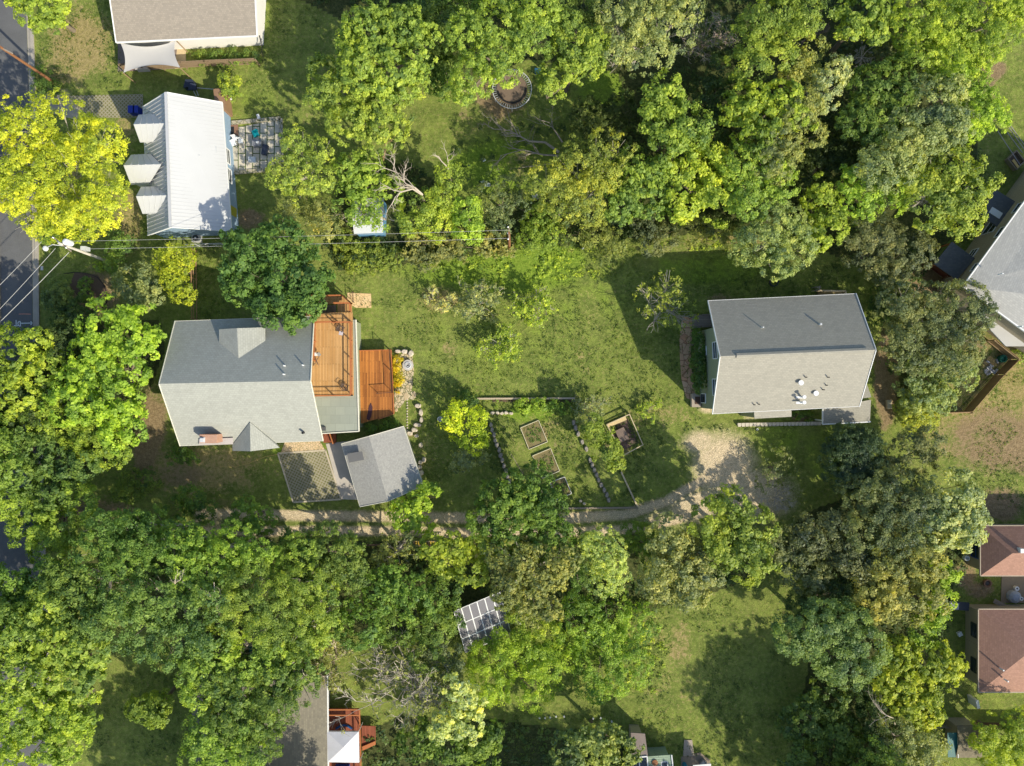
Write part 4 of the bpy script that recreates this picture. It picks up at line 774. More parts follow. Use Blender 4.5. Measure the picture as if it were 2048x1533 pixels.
T('vine_thicket', 'broad mat of feathery green vines on the lower lawn', 'bright', 3.5, [(1160,1262,50),(1220,1232,46),(1280,1252,36),(1200,1322,54),(1262,1332,44),(1190,1380,30),(1230,1372,30)], 'loose', cat='thicket', dens=1.3, twigs=1)
T('leafy_tree', 'dark green tree at the bottom edge below the pale yellow tree', 'green', 6, [(840,1482,38),(900,1500,40),(960,1500,36),(980,1470,24)], 'broad')
T('leafy_tree', 'lit olive tree at the bottom edge left of the pale green house', 'olive', 7, [(1140,1510,32),(1200,1490,36),(1240,1500,30),(1268,1498,16),(1165,1475,20)], 'broad')
# -- around the left house
T('maple_tree', 'dense deep green tree leaning over the roof deck and the long grey roof', 'deep', 9, [(500,500,46),(560,490,46),(490,562,42),(560,560,58),(622,560,36),(592,618,38),(622,598,30),(550,622,36),(470,520,26)], 'broad')
T('small_tree', 'yellow-green tree at the rail fence right of the sage bush', (.52,.62,.07), 5, [(340,500,24),(362,520,26),(345,552,28),(366,582,24),(330,528,20),(375,498,14)], 'loose', dens=1.6)
T('shrub', 'sage green bushy tree left of the rail fence', 'sage', 4.5, [(262,560,34),(300,580,28),(280,602,22),(250,580,20)], 'fine')
T('shrub', 'dark blue-green bush by the kerb in the mulch bed', 'bluegreen', 2, [(112,580,24),(100,600,20),(118,600,22)], 'shrub', cat='bush')
T('shrub', 'dark green bush below the mulch bed', 'deep', 2.4, [(152,625,30),(122,642,26),(135,660,20)], 'shrub', cat='bush')
T('shrub', 'green bush in the mulch bed centre', 'green', 1.2, [(165,570,12),(170,590,10)], 'shrub', cat='bush', trunk=False)
T('shrub', 'dark green bush by the foot of the white power pole', 'green', 2.5, [(232,500,24),(225,525,20),(240,480,20)], 'fine', cat='bush')
T('shrub', 'green bush under the transformer at the street', 'bright', 1.6, [(90,465,20),(110,470,16)], 'shrub', cat='bush')
T('leafy_tree', 'yellow-green tree above the dense deep green tree', 'olive', 5, [(600,445,34),(648,440,32),(575,420,24),(620,415,26)], 'loose', dens=1.4)
T('flowering_shrub', 'pale blossoming shrub left of the white garden shed', 'pale', 3, [(645,450,18),(655,470,14)], 'airy', cat='bush', dens=1.6)
T('leafy_tree', 'bright tree above the white garden shed, left of the dead limbs', 'bright', 6, [(740,345,34),(700,335,26),(715,370,30),(780,380,24)], 'broad')
T('leafy_tree', 'bright tree right of the white garden shed', 'maple', 6, [(840,420,40),(880,400,30),(870,440,32),(900,345,22),(820,445,22),(895,370,20)], 'broad')
T('leafy_tree', 'narrow bright tree right of the garden shed trees', 'maple', 6, [(932,415,26),(940,455,26),(935,435,24)], 'broad')
T('understory_tree', 'dark dull tree right of the narrow bright one', 'dull', 5, [(990,400,38),(1020,375,30),(1000,440,26),(1035,410,24)], 'airy', dens=1.6)
T('vine_bank', 'leafy vine bank along the fence below the garden shed', 'bright', 1.5, [(700,500,26),(740,510,30),(775,515,24),(710,525,22),(680,480,22)], 'shrub', cat='thicket', trunk=False)
T('shrub', 'olive thicket under the power line, right of the vine bank', 'olive', 2, [(830,490,30),(880,488,30),(930,485,30),(850,515,24),(975,482,26),(1015,492,20)], 'loose', cat='thicket', dens=1.5)
T('shrub', 'vivid green bush under the mid-block power pole', 'bright', 3, [(1080,440,34),(1062,478,30),(1100,470,26)], 'shrub', cat='bush')
T('shrub', 'olive thicket at the lawn edge right of the vivid bush', 'olive', 3, [(1150,460,30),(1195,470,30),(1230,485,26),(1215,515,18)], 'loose', cat='thicket', dens=1.5)
T('shrub', 'green thicket at the lawn edge below the dark gap', 'dull', 3, [(1290,455,30),(1330,480,26),(1300,490,20)], 'fine', cat='thicket')
T('shrub', 'mixed green thicket at the lawn edge left of the feathery tree', 'olive', 3, [(1390,455,30),(1440,450,30),(1470,470,22)], 'fine', cat='thicket')
T('redbud_tree', 'sparse yellow-leaved tree standing on shaded grass left of the tall grey house', 'yg', 5.5, [(1300,610,28),(1340,570,30),(1355,620,36),(1310,645,26),(1335,600,34),(1285,580,14),(1372,640,18)], 'wisp', dens=1.15, twigs=4, bark=BARKG)
bare('bare_shrub', 'wispy grey shrub on the lawn, middle of the orchard row', 3.2, 955, 608, 50, 11, 4, BARKP, cat='bush', leafcol='sage', ldens=1.0)
bare('bare_shrub', 'wispy green shrub on the lawn, rightmost of the orchard row', 3.2, 1065, 612, 52, 11, 4, BARKP, cat='bush', leafcol='maple', ldens=1.0)
bare('bare_shrub', 'yellowish twiggy shrub on the lawn, leftmost of the orchard row', 2.4, 880, 602, 34, 7, 4, BARKP, cat='bush', leafcol='pale', ldens=.4)
bare('small_fruit_tree', 'bright green small fruit tree with open branches at mid lawn', 3.4, 1005, 695, 48, 10, 4, BARKG, cat='tree', leafcol='maple', ldens=1.0)
bare('bare_shrub', 'spiky grey-green shrub at the top right corner of the garden', 2.2, 1180, 818, 40, 14, 3, BARKP, cat='bush', leafcol='sage', ldens=.8)
T('small_tree', 'bright green tree between the vegetable beds and the compost pen', 'bright', 5, [(1200,870,24),(1212,895,24),(1235,925,16),(1185,850,18),(1222,905,18)], 'broad')
bare('sapling', 'thin light green sapling right of the compost pen', 2.5, 1298, 822, 26, 6, 3, BARKP, cat='sapling', leafcol='maple', ldens=1.0)
T('shrub', 'dark shrub row against the green wall of the tall grey house, upper', 'deep', 3.4, [(1397,672,15),(1400,690,14),(1396,706,12)], 'shrub', cat='bush')
T('shrub', 'dark shrub against the green wall of the tall grey house, lower', 'deep', 3.6, [(1400,735,17),(1402,758,16),(1397,722,13),(1399,776,11)], 'shrub', cat='bush')
T('flower_bush', 'mound of yellow flowers by the timber deck, nearest the boulders', 'yellow', .9, [(793,722,8),(795,735,9)], 'shrub', cat='flowers', trunk=False)
T('flower_bush', 'yellow flower mound by the timber deck, middle', 'yellow', .8, [(794,746,7),(796,760,7)], 'shrub', cat='flowers', trunk=False)
T('flower_bush', 'yellow flower mound by the timber deck, farthest from the boulders', 'yellow', .8, [(795,776,8)], 'shrub', cat='flowers', trunk=False)
T('shrub', 'green border plants behind the long garden beam', 'bright', .9, [(1045,812,14),(1080,812,14),(1110,812,12),(1130,818,12)], 'shrub', cat='plants', trunk=False)
T('shrub', 'dark spiky plant behind the yellow tree at the garden corner', 'deep', 1.2, [(930,795,14),(945,800,10)], 'shrub', cat='bush', trunk=False)
T('shrub', 'small green round bush beside the white power pole', 'bright', .7, [(197,533,6)], 'shrub', cat='bush', trunk=False)
T('shrub', 'low dark planting between the timber deck and the garage', 'green', .8, [(770,850,12),(745,858,10),(790,848,8)], 'shrub', cat='plants', trunk=False)
T('shrub', 'planting between the bay and porch of the tall grey house', 'green', .7, [(1598,830,9),(1618,832,9)], 'shrub', cat='plants', trunk=False)
T('shrub', 'dark green bush between the tall grey house and the big oak', 'deep', 2.2, [(1770,600,24),(1762,630,20),(1775,570,18)], 'shrub', cat='bush')
T('shrub', 'green bush right of the yard fence end', 'yg', 1.2, [(2040,712,12),(2052,700,12)], 'shrub', cat='bush')
T('shrub', 'grassy green hedge under the sail shade house wall', 'green', 1.0, [(400,112,14),(430,115,16),(465,112,16),(500,110,14)], 'shrub', cat='hedge', trunk=False)
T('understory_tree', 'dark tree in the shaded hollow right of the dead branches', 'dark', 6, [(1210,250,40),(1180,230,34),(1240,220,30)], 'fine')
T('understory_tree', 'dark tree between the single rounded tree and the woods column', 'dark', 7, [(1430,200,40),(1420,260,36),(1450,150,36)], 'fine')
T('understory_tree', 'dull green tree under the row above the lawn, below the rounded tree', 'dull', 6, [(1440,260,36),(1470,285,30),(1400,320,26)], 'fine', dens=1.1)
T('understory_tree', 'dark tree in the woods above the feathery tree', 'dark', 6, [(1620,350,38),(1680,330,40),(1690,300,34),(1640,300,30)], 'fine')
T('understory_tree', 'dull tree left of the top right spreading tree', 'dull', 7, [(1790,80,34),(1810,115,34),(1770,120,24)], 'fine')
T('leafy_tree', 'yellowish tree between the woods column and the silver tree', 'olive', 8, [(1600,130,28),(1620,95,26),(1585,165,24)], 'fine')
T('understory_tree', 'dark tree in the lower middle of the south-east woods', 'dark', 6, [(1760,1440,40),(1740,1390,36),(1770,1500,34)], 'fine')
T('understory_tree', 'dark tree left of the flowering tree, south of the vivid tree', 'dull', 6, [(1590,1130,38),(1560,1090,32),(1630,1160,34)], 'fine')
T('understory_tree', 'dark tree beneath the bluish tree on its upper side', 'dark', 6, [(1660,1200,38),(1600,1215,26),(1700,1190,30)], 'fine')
T('shrub', 'green scrub along the driveway right of the round tree', 'green', 3, [(1290,1080,30),(1262,1070,20),(1310,1130,24)], 'fine', cat='thicket')
T('shrub', 'green scrub between the round tree and the olive tree', 'green', 4, [(1150,1095,28),(1155,1150,24),(1160,1200,24)], 'fine', cat='thicket')
T('understory_tree', 'dark tree left of the solar panels above the green ones', 'green', 5, [(880,1180,36),(860,1220,28),(905,1250,20)], 'broad')
T('understory_tree', 'green tree below the driveway start, left of the bridging fence', 'green', 7, [(560,1130,36),(590,1090,30),(590,1150,28)], 'fine')
T('pecan_tree', 'green tree over the left end of the driveway, between the sapling and the canopy', 'green', 9, [(300,1060,34),(350,1075,32),(400,1085,34),(260,1050,28)], 'fine', bark=BARKP, group=SWG)
T('pecan_tree', 'green tree at the right shoulder of the south-west canopy', 'bright', 10, [(600,1110,36),(640,1200,40),(620,1270,36),(575,1290,34),(650,1245,30)], 'fine', bark=BARKG, group=SWG)
T('pecan_tree', 'green tree between the wide central one and the street trees', 'green', 11, [(190,1150,38),(150,1200,38),(180,1240,40),(140,1160,32),(120,1140,26)], 'fine', bark=BARKG, group=SWG)
T('pecan_tree', 'pale green tree at the lower middle of the canopy, above the brown roof', 'bright', 11, [(440,1310,42),(500,1320,44),(390,1330,34),(550,1300,38),(400,1380,30)], 'fine', bark=BARKP, group=SWG, twigs=1)
T('pecan_tree', 'green tree overhanging the middle of the brown roof', 'green', 11, [(500,1440,42),(560,1400,42),(450,1440,40),(600,1370,34),(530,1480,34)], 'fine', bark=BARKG, group=SWG)
T('oak_tree', 'green tree filling the left edge between the two street trees', 'green', 9, [(20,1160,30),(45,1210,38),(85,1160,30),(20,1230,30)], 'broad', group=SWG)
T('oak_tree', 'dark green tree behind the big bright ones at the left edge', 'dark', 8, [(60,800,40),(110,780,40),(20,830,34),(140,660,30),(110,700,36)], 'broad', group=SWG)
T('understory_tree', 'dull tree above the pale yellow tree, right of the leafless one', 'dull', 6, [(880,1310,32),(900,1340,26),(860,1290,28)], 'fine')
T('spreading_tree', 'olive green tree between the solar panels and the olive tree above', 'maple', 3.6, [(1030,1228,22),(1045,1255,28),(1030,1290,24),(1090,1270,28)], 'fine')
T('leafy_tree', 'green tree hanging over the top of the white garden shed', 'bright', 6, [(720,400,28),(745,412,26),(708,432,20),(765,440,18),(690,400,20),(735,440,14)], 'loose', dens=1.2)
T('leafy_tree', 'green tree between the trampoline tree and the shaded understory', 'green', 7, [(905,60,34),(890,95,30),(870,40,28)], 'broad')
T('leafy_tree', 'dark green tree at the top edge left of the trampoline tree', 'green', 6, [(880,0,34),(930,-10,34),(850,20,26)], 'fine')
# trees just outside the picture that throw shade into it
for px, py, r_, lb in [(1774,1640,95,'past the bottom edge below the south-east woods'),(1869,1765,120,'farther past the bottom edge below the teal shed'),(1539,1860,100,'well past the bottom edge right of the pale green house'),(1420,1830,110,'well past the bottom edge behind the pale green house'),(1292,1810,90,'well past the bottom edge left of the pale green house'),(1180,1780,80,'past the bottom edge below the pale yellow tree'),(-80,900,80,'past the left edge across the street, upper'),(-80,1240,90,'past the left edge across the street, lower'),(470,1665,85,'past the bottom edge below the brown roof'),(360,1730,95,'past the bottom edge left of the brown roof'),(610,1710,80,'past the bottom edge below the red-brown deck')]:
    T('leafy_tree', 'green tree '+lb, 'green', 12, [(px, py, r_), (px+r_*.6, py+30, r_*.7), (px-r_*.5, py+40, r_*.7)], 'lump', group='trees just outside the view', dens=1.3)
# undergrowth on the woods floor, weeds along the lawn edge
def scatter(name, polys, n, col, zr, rc, nl, ls, label, cat, seed, avoid=()):
    rng = np.random.RandomState(seed); pts = []
    for w in polys:
        w = np.array(w); a, b_ = w.min(0), w.max(0); area = (b_-a).prod(); p = rng.uniform(a, b_, (int(n*area), 2)); p = p[inpoly(p[:, 0], p[:, 1], [tuple(v) for v in w])]; pts.append(p)
    p = np.concatenate(pts)
    for (x0, y0, x1, y1) in avoid:
        a = pxw(x0, y0); c = pxw(x1, y1); p = p[~((p[:, 0] > a[0]) & (p[:, 0] < c[0]) & (p[:, 1] < a[1]) & (p[:, 1] > c[1]))]
    c3 = np.column_stack([p, rng.uniform(*zr, len(p))*(.5+.5*np.abs(fnoise(np.column_stack([p, p[:, 0]*0]), seed, .5)))])
    keep = fnoise(c3, seed+3, .8) > -.25; c3 = c3[keep]; dn = np.tile([0, 0, 1.], (len(c3), 1))
    ct = np.clip(.45+.3*fnoise(c3, seed+8, .35)+rng.normal(0, .15, len(c3)), 0, 1)
    co, q, ti = leaves(c3, dn, rc*rng.uniform(.6, 1.3, len(c3)), nl, ls, rng, ct); co[:, 2] = np.maximum(co[:, 2], .03)
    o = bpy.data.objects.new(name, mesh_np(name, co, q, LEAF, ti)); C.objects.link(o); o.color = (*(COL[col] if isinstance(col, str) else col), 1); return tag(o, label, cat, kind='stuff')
AV = [(690,385,790,480),(1500,560,1760,860),(950,150,1085,250),(900,1180,1010,1310),(1920,1040,2100,1400),(380,1350,660,1600),(1840,380,2100,700),(400,1015,1450,1050),(400,1052,1450,1078)]
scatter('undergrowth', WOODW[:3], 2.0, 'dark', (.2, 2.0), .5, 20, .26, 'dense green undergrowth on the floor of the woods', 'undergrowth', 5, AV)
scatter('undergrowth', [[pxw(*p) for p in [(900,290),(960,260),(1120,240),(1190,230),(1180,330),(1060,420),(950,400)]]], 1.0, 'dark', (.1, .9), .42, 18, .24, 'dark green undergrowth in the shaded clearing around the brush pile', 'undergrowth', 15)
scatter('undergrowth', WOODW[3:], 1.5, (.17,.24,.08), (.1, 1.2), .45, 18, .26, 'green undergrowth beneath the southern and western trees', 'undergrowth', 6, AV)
wd = [[pxw(*p) for p in w] for w in [[(840,500),(1110,480),(1140,530),(1040,580),(880,560)],[(1040,490),(1240,500),(1200,560),(1080,560)],[(1360,470),(1500,465),(1500,500),(1300,500)],[(980,800),(1140,805),(1150,828),(1000,835)],[(1120,1200),(1330,1200),(1330,1380),(1180,1400),(1100,1300)]]]
scatter('weeds', wd, 2.0, 'maple', (.03, .35), .35, 14, .2, 'tall bright weeds and grass at the lawn edges', 'weeds', 9)
gr_ = [[pxw(*p) for p in w] for w in [[(640,500),(1500,470),(1700,520),(1760,700),(1740,1000),(1560,1020),(1330,940),(1240,1010),(1120,1010),(980,1020),(860,1010),(840,860),(860,700),(740,640)],[(380,490),(470,480),(450,640),(390,640)],[(1100,1180),(1560,1200),(1600,1533),(1000,1533)],[(60,20),(230,0),(250,180),(100,180)],[(530,-10),(640,20),(620,230),(480,200)],[(1880,700),(2060,760),(2060,1040),(1900,940),(1850,850)],[(940,790),(1280,800),(1290,1010),(1000,1010)],[(180,1400),(350,1300),(380,1533),(200,1533)]]]
scatter('grass', gr_, 6, (.17,.23,.055), (0, .04), .30, 7, .12, 'short tufted lawn grass', 'grass', 11, [(1370,860,1560,1040),(1400,590,1750,850)])
# ---------- fences, poles, garden things ----------
wood = mat('fencewood', (.30, .21, .12), var=.3); woodp = mat('palewood', (.56, .46, .30), var=.2); woodg = mat('greywood', (.30, .25, .19), var=.3); wdark = mat('darkwood', (.12, .08, .055), var=.3)
def fence(label, pts, h, m, kind='plank', postm=None, cat='fence', name='wooden_fence', t=.05):
    a = P(*pts[0]); r = thing(name, label, cat, (a.x, a.y, 0)); U = Vector((0, 0, 1)); b = MB(); rl = MB(); posts = []
    for p_, q_ in zip(pts, pts[1:]):
        A, B_ = P(*p_), P(*q_); L = (B_-A).length; d_ = (B_-A)/L; n = max(1, round(L/2.4)); side = Vector((-d_.y, d_.x, 0))
        if kind == 'plank':
            for k in range(int(L/.16)):
                c = A+d_*(.08+.16*k)+side*.05; hh = h*(1+rnd.uniform(-.01, .01)); b.prism([c-d_*.068-side*t/2, c+d_*.068-side*t/2, c+d_*.068+side*t/2, c-d_*.068+side*t/2], .03, hh)
        for z in ((.35, h-.25) if kind == 'plank' else (.4, h*.65, h-.08)): rl.beam(A+U*z-side*.02, B_+U*z-side*.02, .05, .12)
        posts += [A+(B_-A)*k/n-side*.09 for k in range(n+1)]
    if kind == 'plank': b.build('plank_panel', m, r)
    rl.build('rail', postm or m, r)
    for p in posts:
        c = MB(); c.beam(p-U*.05, p+U*(h+.04), .1); c.build('post', postm or m, r)
    return r
fence('two-rail cedar fence between the yellow-green tree and the narrow lawn', [(395,503),(396,560),(397,640)], 1.7, mat('orangewood', (.42, .25, .13), var=.25), 'rail')
fence('weathered plank fence running below the sail shade', [(252,141),(330,139),(420,134),(520,130)], 1.5, mat('fencebrown', (.26, .19, .12), var=.3))
fence('cedar plank fence on the lower right side of the fenced yard at the right edge', [(1870,826),(1926,824),(1990,750),(2020,720)], 1.7, mat('cedarf', (.33, .22, .11), var=.25), 'plank', mat('cedarp', (.40, .29, .16)))
fence('cedar plank fence on the upper right side of the fenced yard', [(1970,682),(2018,720)], 1.7, mat('cedarf', (.4, .2, .1)), 'plank', mat('cedarp', (.4, .2, .1)))
fence('dark red plank fence below the square porch roof', [(1846,528),(1852,532),(1885,556)], 1.5, mat('redfence', (.14, .05, .035), var=.3))
fence('low slatted fence with yellow slats south of the driveway', [(825,1087),(893,1087)], 1.0, mat('yellowslat', (.50, .34, .05), var=.2), 'rail', wdark)
b = MB()
r = thing('slat_panel', 'yellow and dark slatted fence top below the driveway tracks', 'fence', P(858,1087))
for k in range(14): x = 827+k*4.9; b.beam(P(x,1083,.9), P(x+1.5,1092,.9), .13, .05, 0 if k % 3 else 1)
b.build('slat', [mat('yellowslat', (.5, .34, .05)), wdark], r); b = MB(); b.beam(P(824,1083,.86), P(896,1083,.86), .08); b.beam(P(824,1092,.86), P(896,1092,.86), .08); b.build('rail', woodg, r)
fence('dark fence segment partly hidden by the grey-olive tree below the driveway', [(728,1088),(760,1087)], 1.0, wdark, 'rail')
fence('thin fence left of the teal shed at the bottom right', [(1822,1444),(1895,1446)], 1.2, woodg, 'rail')
fence('low fence strip behind the wider red roof house', [(1950,1446),(2100,1448)], 1.5, wdark, 'plank')
fence('brown lattice fence piece in the thicket left of the fenced yard', [(1810,700),(1829,700),(1829,735)], 1.4, mat('latticebrown', (.16, .11, .05), var=.3))
fence('low metal mesh fence above the two red roofs', [(1962,1058),(2100,1056)], 1.0, galv, 'rail')
# metal fence line between the white house and the rail fence
r = thing('wire_fence', 'thin wire fence from the air conditioner along the top of the narrow lawn', 'fence', P(420,492))
for k in range(9): b = MB(); p = P(382+k*18, 494-k*.6); b.beam(p, p+Vector((0, 0, 1.3)), .05); b.build('post', galv, r)
b = MB(); b.beam(P(382,494)+Vector((0, 0, 1.3)), P(526,489)+Vector((0, 0, 1.3)), .05); b.beam(P(382,494)+Vector((0, 0, .7)), P(526,489)+Vector((0, 0, .7)), .03); b.build('rail', galv, r)
# power poles and lines
def polething(label, base, top, H, m, name='power_pole'):
    B_ = P(*base); r = thing(name, label, 'power pole', B_); b = MB(); T_ = P(*top, H); b.tube([Vector((B_.x, B_.y, -.1)), T_], [.17, .12], 9); b.build('pole', m, r); return r, T_
pw, Tp = polething('pale utility pole with a white transformer and street lamp on the verge', (216,523), (118,487), 8.6, mat('polewhite', (.62, .58, .50), var=.2))
b = MB(); b.lathe((Tp.x+.35, Tp.y+.25, Tp.z-1.4), [(0, 0), (.3, 0), (.32, .1), (.32, .95), (.24, 1.05), (0, 1.1)], 14); b.build('transformer', mat('paintwhite', (.82, .84, .86), rough=.3, var=.05, spec=.6), pw, smooth=True)
b = MB(); b.beam(Tp+Vector((-.9, .7, -.5)), Tp+Vector((.9, -.7, -.5)), .12); b.build('crossarm', woodg, pw)
b = MB()
for t_ in (-.8, -.3, .5): b.lathe(tuple(Tp+Vector((t_, -t_*.78, -.42))), [(.06, 0), (.08, .06), (.05, .12), (.07, .18), (0, .22)], 8)
b.build('insulator', white, pw)
LP_ = P(92,497,7.4); b = MB(); b.tube([Vector((Tp.x, Tp.y, 7.0)), Vector((LP_.x+.7, LP_.y+.35, 7.5)), LP_], .045, 6); la = b.build('lamp_arm', galv, pw)
b = MB(); b.lathe(tuple(LP_+Vector((-.1, 0, -.12))), [(0, -.05), (.28, 0), (.24, .14), (.08, .2), (0, .2)], 12); b.build('lamp_head', mat('lampwhite', (.7, .72, .72)), la)
b = MB(); q_ = P(150,500,6.6); b.box((P(150,497,5).x+1.2, P(150,497,5).y-.1, 5.2), (.5, .4, .9)); b.build('meter_box', galv, pw)
pl, Tl = polething('brown wooden utility pole leaning out of view at the top left street edge', (112,168), (0,94), 8.6, mat('polebrown', (.26, .12, .055), var=.25))
b = MB(); b.beam(Tl+Vector((-1, .5, -.35)), Tl+Vector((1, -.5, -.35)), .12); b.build('crossarm', woodg, pl)
pm, Tm = polething('brown utility pole seen end-on at the woods edge where the two wires end', (1018.6,497), (1018,466), 8.4, mat('polebrown', (.3, .14, .07)))
b = MB(); b.beam(Tm+Vector((0, .55, -.3)), Tm+Vector((0, -.55, -.3)), .10); b.build('crossarm', woodg, pm)
b = MB()
for t_ in (-.6, .0, .6): b.lathe(tuple(Tm+Vector((-.1, t_, -.2))), [(.07, 0), (.09, .08), (.05, .14), (0, .22)], 8)
b.build('insulator', white, pm)
wire = mat('wire', (.45, .45, .43), var=.1, rough=.5); wired = mat('wiredark', (.12, .12, .13), var=.1)
def cable(label, a, c, r_=.025, sag=.4, m=wire):
    b = MB(); pts = [a.lerp(c, t/16)-Vector((0, 0, sag*4*(t/16)*(1-t/16))) for t in range(17)]; b.tube(pts, r_, 5); o = b.build('power_line', m, loc=a); return tag(o, label, 'power line')
cable('upper power line from the transformer pole to the woods pole', Tp+Vector((.5, .25, -.3)), Tm+Vector((-.1, .3, -.15)), .013)
cable('lower power line from the transformer pole to the woods pole', Tp+Vector((.6, -.4, -1.0)), Tm+Vector((-.1, -.5, -.2)), .014)
for lb, x0, y0, x1, y1, z in [('thick wire crossing the street to the lower left, rightmost of three',138,505,-60,702,7.4),('middle dashed-looking wire crossing the street to the lower left',111,497,-60,680,8.2),('thin wire crossing the street to the lower left, leftmost of three',83,484,-60,628,8.3)]: cable(lb, P(x0, y0, z), P(x1, y1, z), .028 if 'thick' in lb else .02, .15)
cable('wire running off from the leaning brown pole', Tl, P(-80,150,8.3), .02, .2, wired)
# solar array
c = P(958,1247,2.6); so = thing('solar_array', 'ground-mounted array of dark solar panels with white frames under the olive tree', 'solar panels', (c.x, c.y, 0))
o0, ox, oy = P(907,1223,3.0), P(1000,1184,3.0), P(931,1306,1.9); pnm = mat('solar', (.19, .17, .165), 'pavers', rough=.5, alt=(.21, .19, .18), sx=.16, sy=.16, var=.2, spec=.6)
pnm.node_tree.nodes['Brick Texture'].inputs['Mortar'].default_value = (.14, .14, .16, 1); pnm.node_tree.nodes['Brick Texture'].offset = 0
ux = (ox-o0)/6; uy = (oy-o0)/3
for i in range(6):
    for j in range(3):
        a = o0+ux*i+uy*j; pan = MB(); e = [a+ux*.025+uy*.012, a+ux*.975+uy*.012, a+ux*.975+uy*.988, a+ux*.025+uy*.988]; pan.slab(e, .04); po = pan.build('solar_panel', pnm, so)
        fr = MB()
        for p_, q_ in zip(e, e[1:]+e[:1]): fr.beam(p_+Vector((0, 0, .01)), q_+Vector((0, 0, .01)), .065, .05)
        fr.build('frame', white, po)
for i, j in [(1, .5), (5, .5), (1, 2.5), (5, 2.5)]: b = MB(); p = o0+ux*i+uy*j; b.tube([(p.x, p.y, 0), (p.x, p.y, p.z-.06)], .06, 6); b.build('post', galv, so)
# trampoline
tc = P(1024,185); tr = thing('trampoline', 'round garden trampoline with a sagging safety net under the bright tree', 'trampoline', tc); rr = 2.15
b = MB(); b.lathe((tc.x, tc.y, .85), [(.02, 0), (rr*.78, 0), (rr*.78, -.02), (.02, -.02)], 32); b.build('jumping_mat', mat('matgrey', (.19, .14, .10), var=.3), tr)
b = MB()
for k in range(48):
    a = 2*math.pi*k/48; b.beam((tc.x+math.cos(a)*rr*.8, tc.y+math.sin(a)*rr*.8, .86), (tc.x+math.cos(a)*rr*.98, tc.y+math.sin(a)*rr*.98, .9), .03)
b.build('spring', galv, tr)
b = MB(); b.tube([(tc.x+math.cos(2*math.pi*k/32)*rr, tc.y+math.sin(2*math.pi*k/32)*rr, .9) for k in range(33)], .045, 6, cap=False); b.build('rim', galv, tr)
b = MB()
for k in range(14): a = math.pi*(1.05+.9*k/13); p = Vector((tc.x+math.cos(a)*rr*.72, tc.y+math.sin(a)*rr*.72, .92)); a2 = math.pi*(1.05+.9*(k+1)/13); q_ = Vector((tc.x+math.cos(a2)*rr*.72, tc.y+math.sin(a2)*rr*.72, .92)); b.beam(p, q_, .16, .1)
b.build('net', black, tr)
for k in range(6): a = 2*math.pi*(k+.5)/6; b = MB(); b.tube([(tc.x+math.cos(a)*rr, tc.y+math.sin(a)*rr, 0), (tc.x+math.cos(a)*rr, tc.y+math.sin(a)*rr, .9)], .035, 5); b.build('leg', galv, tr)
# fallen and dead branches
def deadlimb(label, pts, r0, subs, m, name='dead_branch', lift=0):
    b = MB(); Pt = [P(x, y, z) for x, y, z in pts]; n = len(Pt); b.tube(Pt, [r0*(1-.8*i/(n-1)) for i in range(n)], 7)
    rg = random.Random(len(label))
    def sub(p, d, L, r_, lv):
        q1 = p+d*L*.5+Vector((rg.uniform(-.1, .1), rg.uniform(-.1, .1), rg.uniform(0, .1)))*L; q2 = q1+(d+Vector((rg.uniform(-.4, .4), rg.uniform(-.4, .4), rg.uniform(-.1, .2)))).normalized()*L*.5
        q2.z = max(q2.z, .05); q1.z = max(q1.z, .05); b.tube([p, q1, q2], [r_, r_*.7, r_*.3], 4, cap=False)
        if lv < 3:
            for k in range(3): sub([q1, q1.lerp(q2, .5), q2][k], (d+Vector((rg.uniform(-.9, .9), rg.uniform(-.9, .9), rg.uniform(-.1, .3)))).normalized(), L*.55, r_*.5, lv+1)
    for k in range(subs):
        i = rg.randrange(1, n-1) if n > 2 else 0; t = rg.random(); p = Pt[i].lerp(Pt[min(i+1, n-1)], t); d = (Pt[min(i+1, n-1)]-Pt[i]).normalized(); s_ = 1 if k % 2 else -1
        sub(p, (d+Vector((-d.y, d.x, .1))*s_*rg.uniform(.4, .9)).normalized(), rg.uniform(.9, 2.0), r0*.4, 1)
    o = b.build(name, m, loc=(Pt[0].x, Pt[0].y, 0)); return tag(o, label, 'dead branch')
dead = mat('deadwood', (.34, .29, .24), var=.25); deadp = mat('deadpale', (.50, .43, .34), var=.2)
deadlimb('long grey fallen limb with many twigs right of the trampoline, upper', [(1118,305,.5),(1090,285,.8),(1058,283,.8),(1020,262,.9),(985,258,.5)], .16, 9, dead)
deadlimb('fallen grey limb lying on the brush pile, lower', [(1122,312,.4),(1085,310,.5),(1045,300,.6),(1000,312,.4)], .12, 8, dead)
deadlimb('short fallen limb pointing up at the right of the brush pile', [(1125,285,.4),(1110,262,.8),(1098,245,1.0)], .10, 4, dead)
deadlimb('straight bare log below the brush pile', [(1105,328,.3),(1070,332,.3),(1040,336,.3)], .09, 0, dead)
deadlimb('bleached curved dead limb above the garden shed', [(848,402,4),(842,388,5.5),(825,378,6),(800,385,6.2),(790,395,6)], .17, 4, deadp)
deadlimb('bleached forked dead limb reaching up left above the garden shed', [(845,390,5.5),(830,376,6.2),(812,368,6.4),(786,338,6.6)], .12, 9, deadp)
deadlimb('long bleached limb lying over the garden shed roof', [(772,440,3.4),(752,430,3.8),(730,436,3.8),(710,440,3.8),(695,428,3.6)], .13, 5, deadp)
deadlimb('short bleached limb right of the shed roof', [(800,442,3.8),(785,441,3.8),(776,438,3.7)], .10, 1, deadp)
deadlimb('broken pale trunk rising among leaves right of the dead limbs', [(895,385,1),(902,365,4),(898,345,5.5),(893,332,6)], .16, 2, deadp, 'broken_trunk')
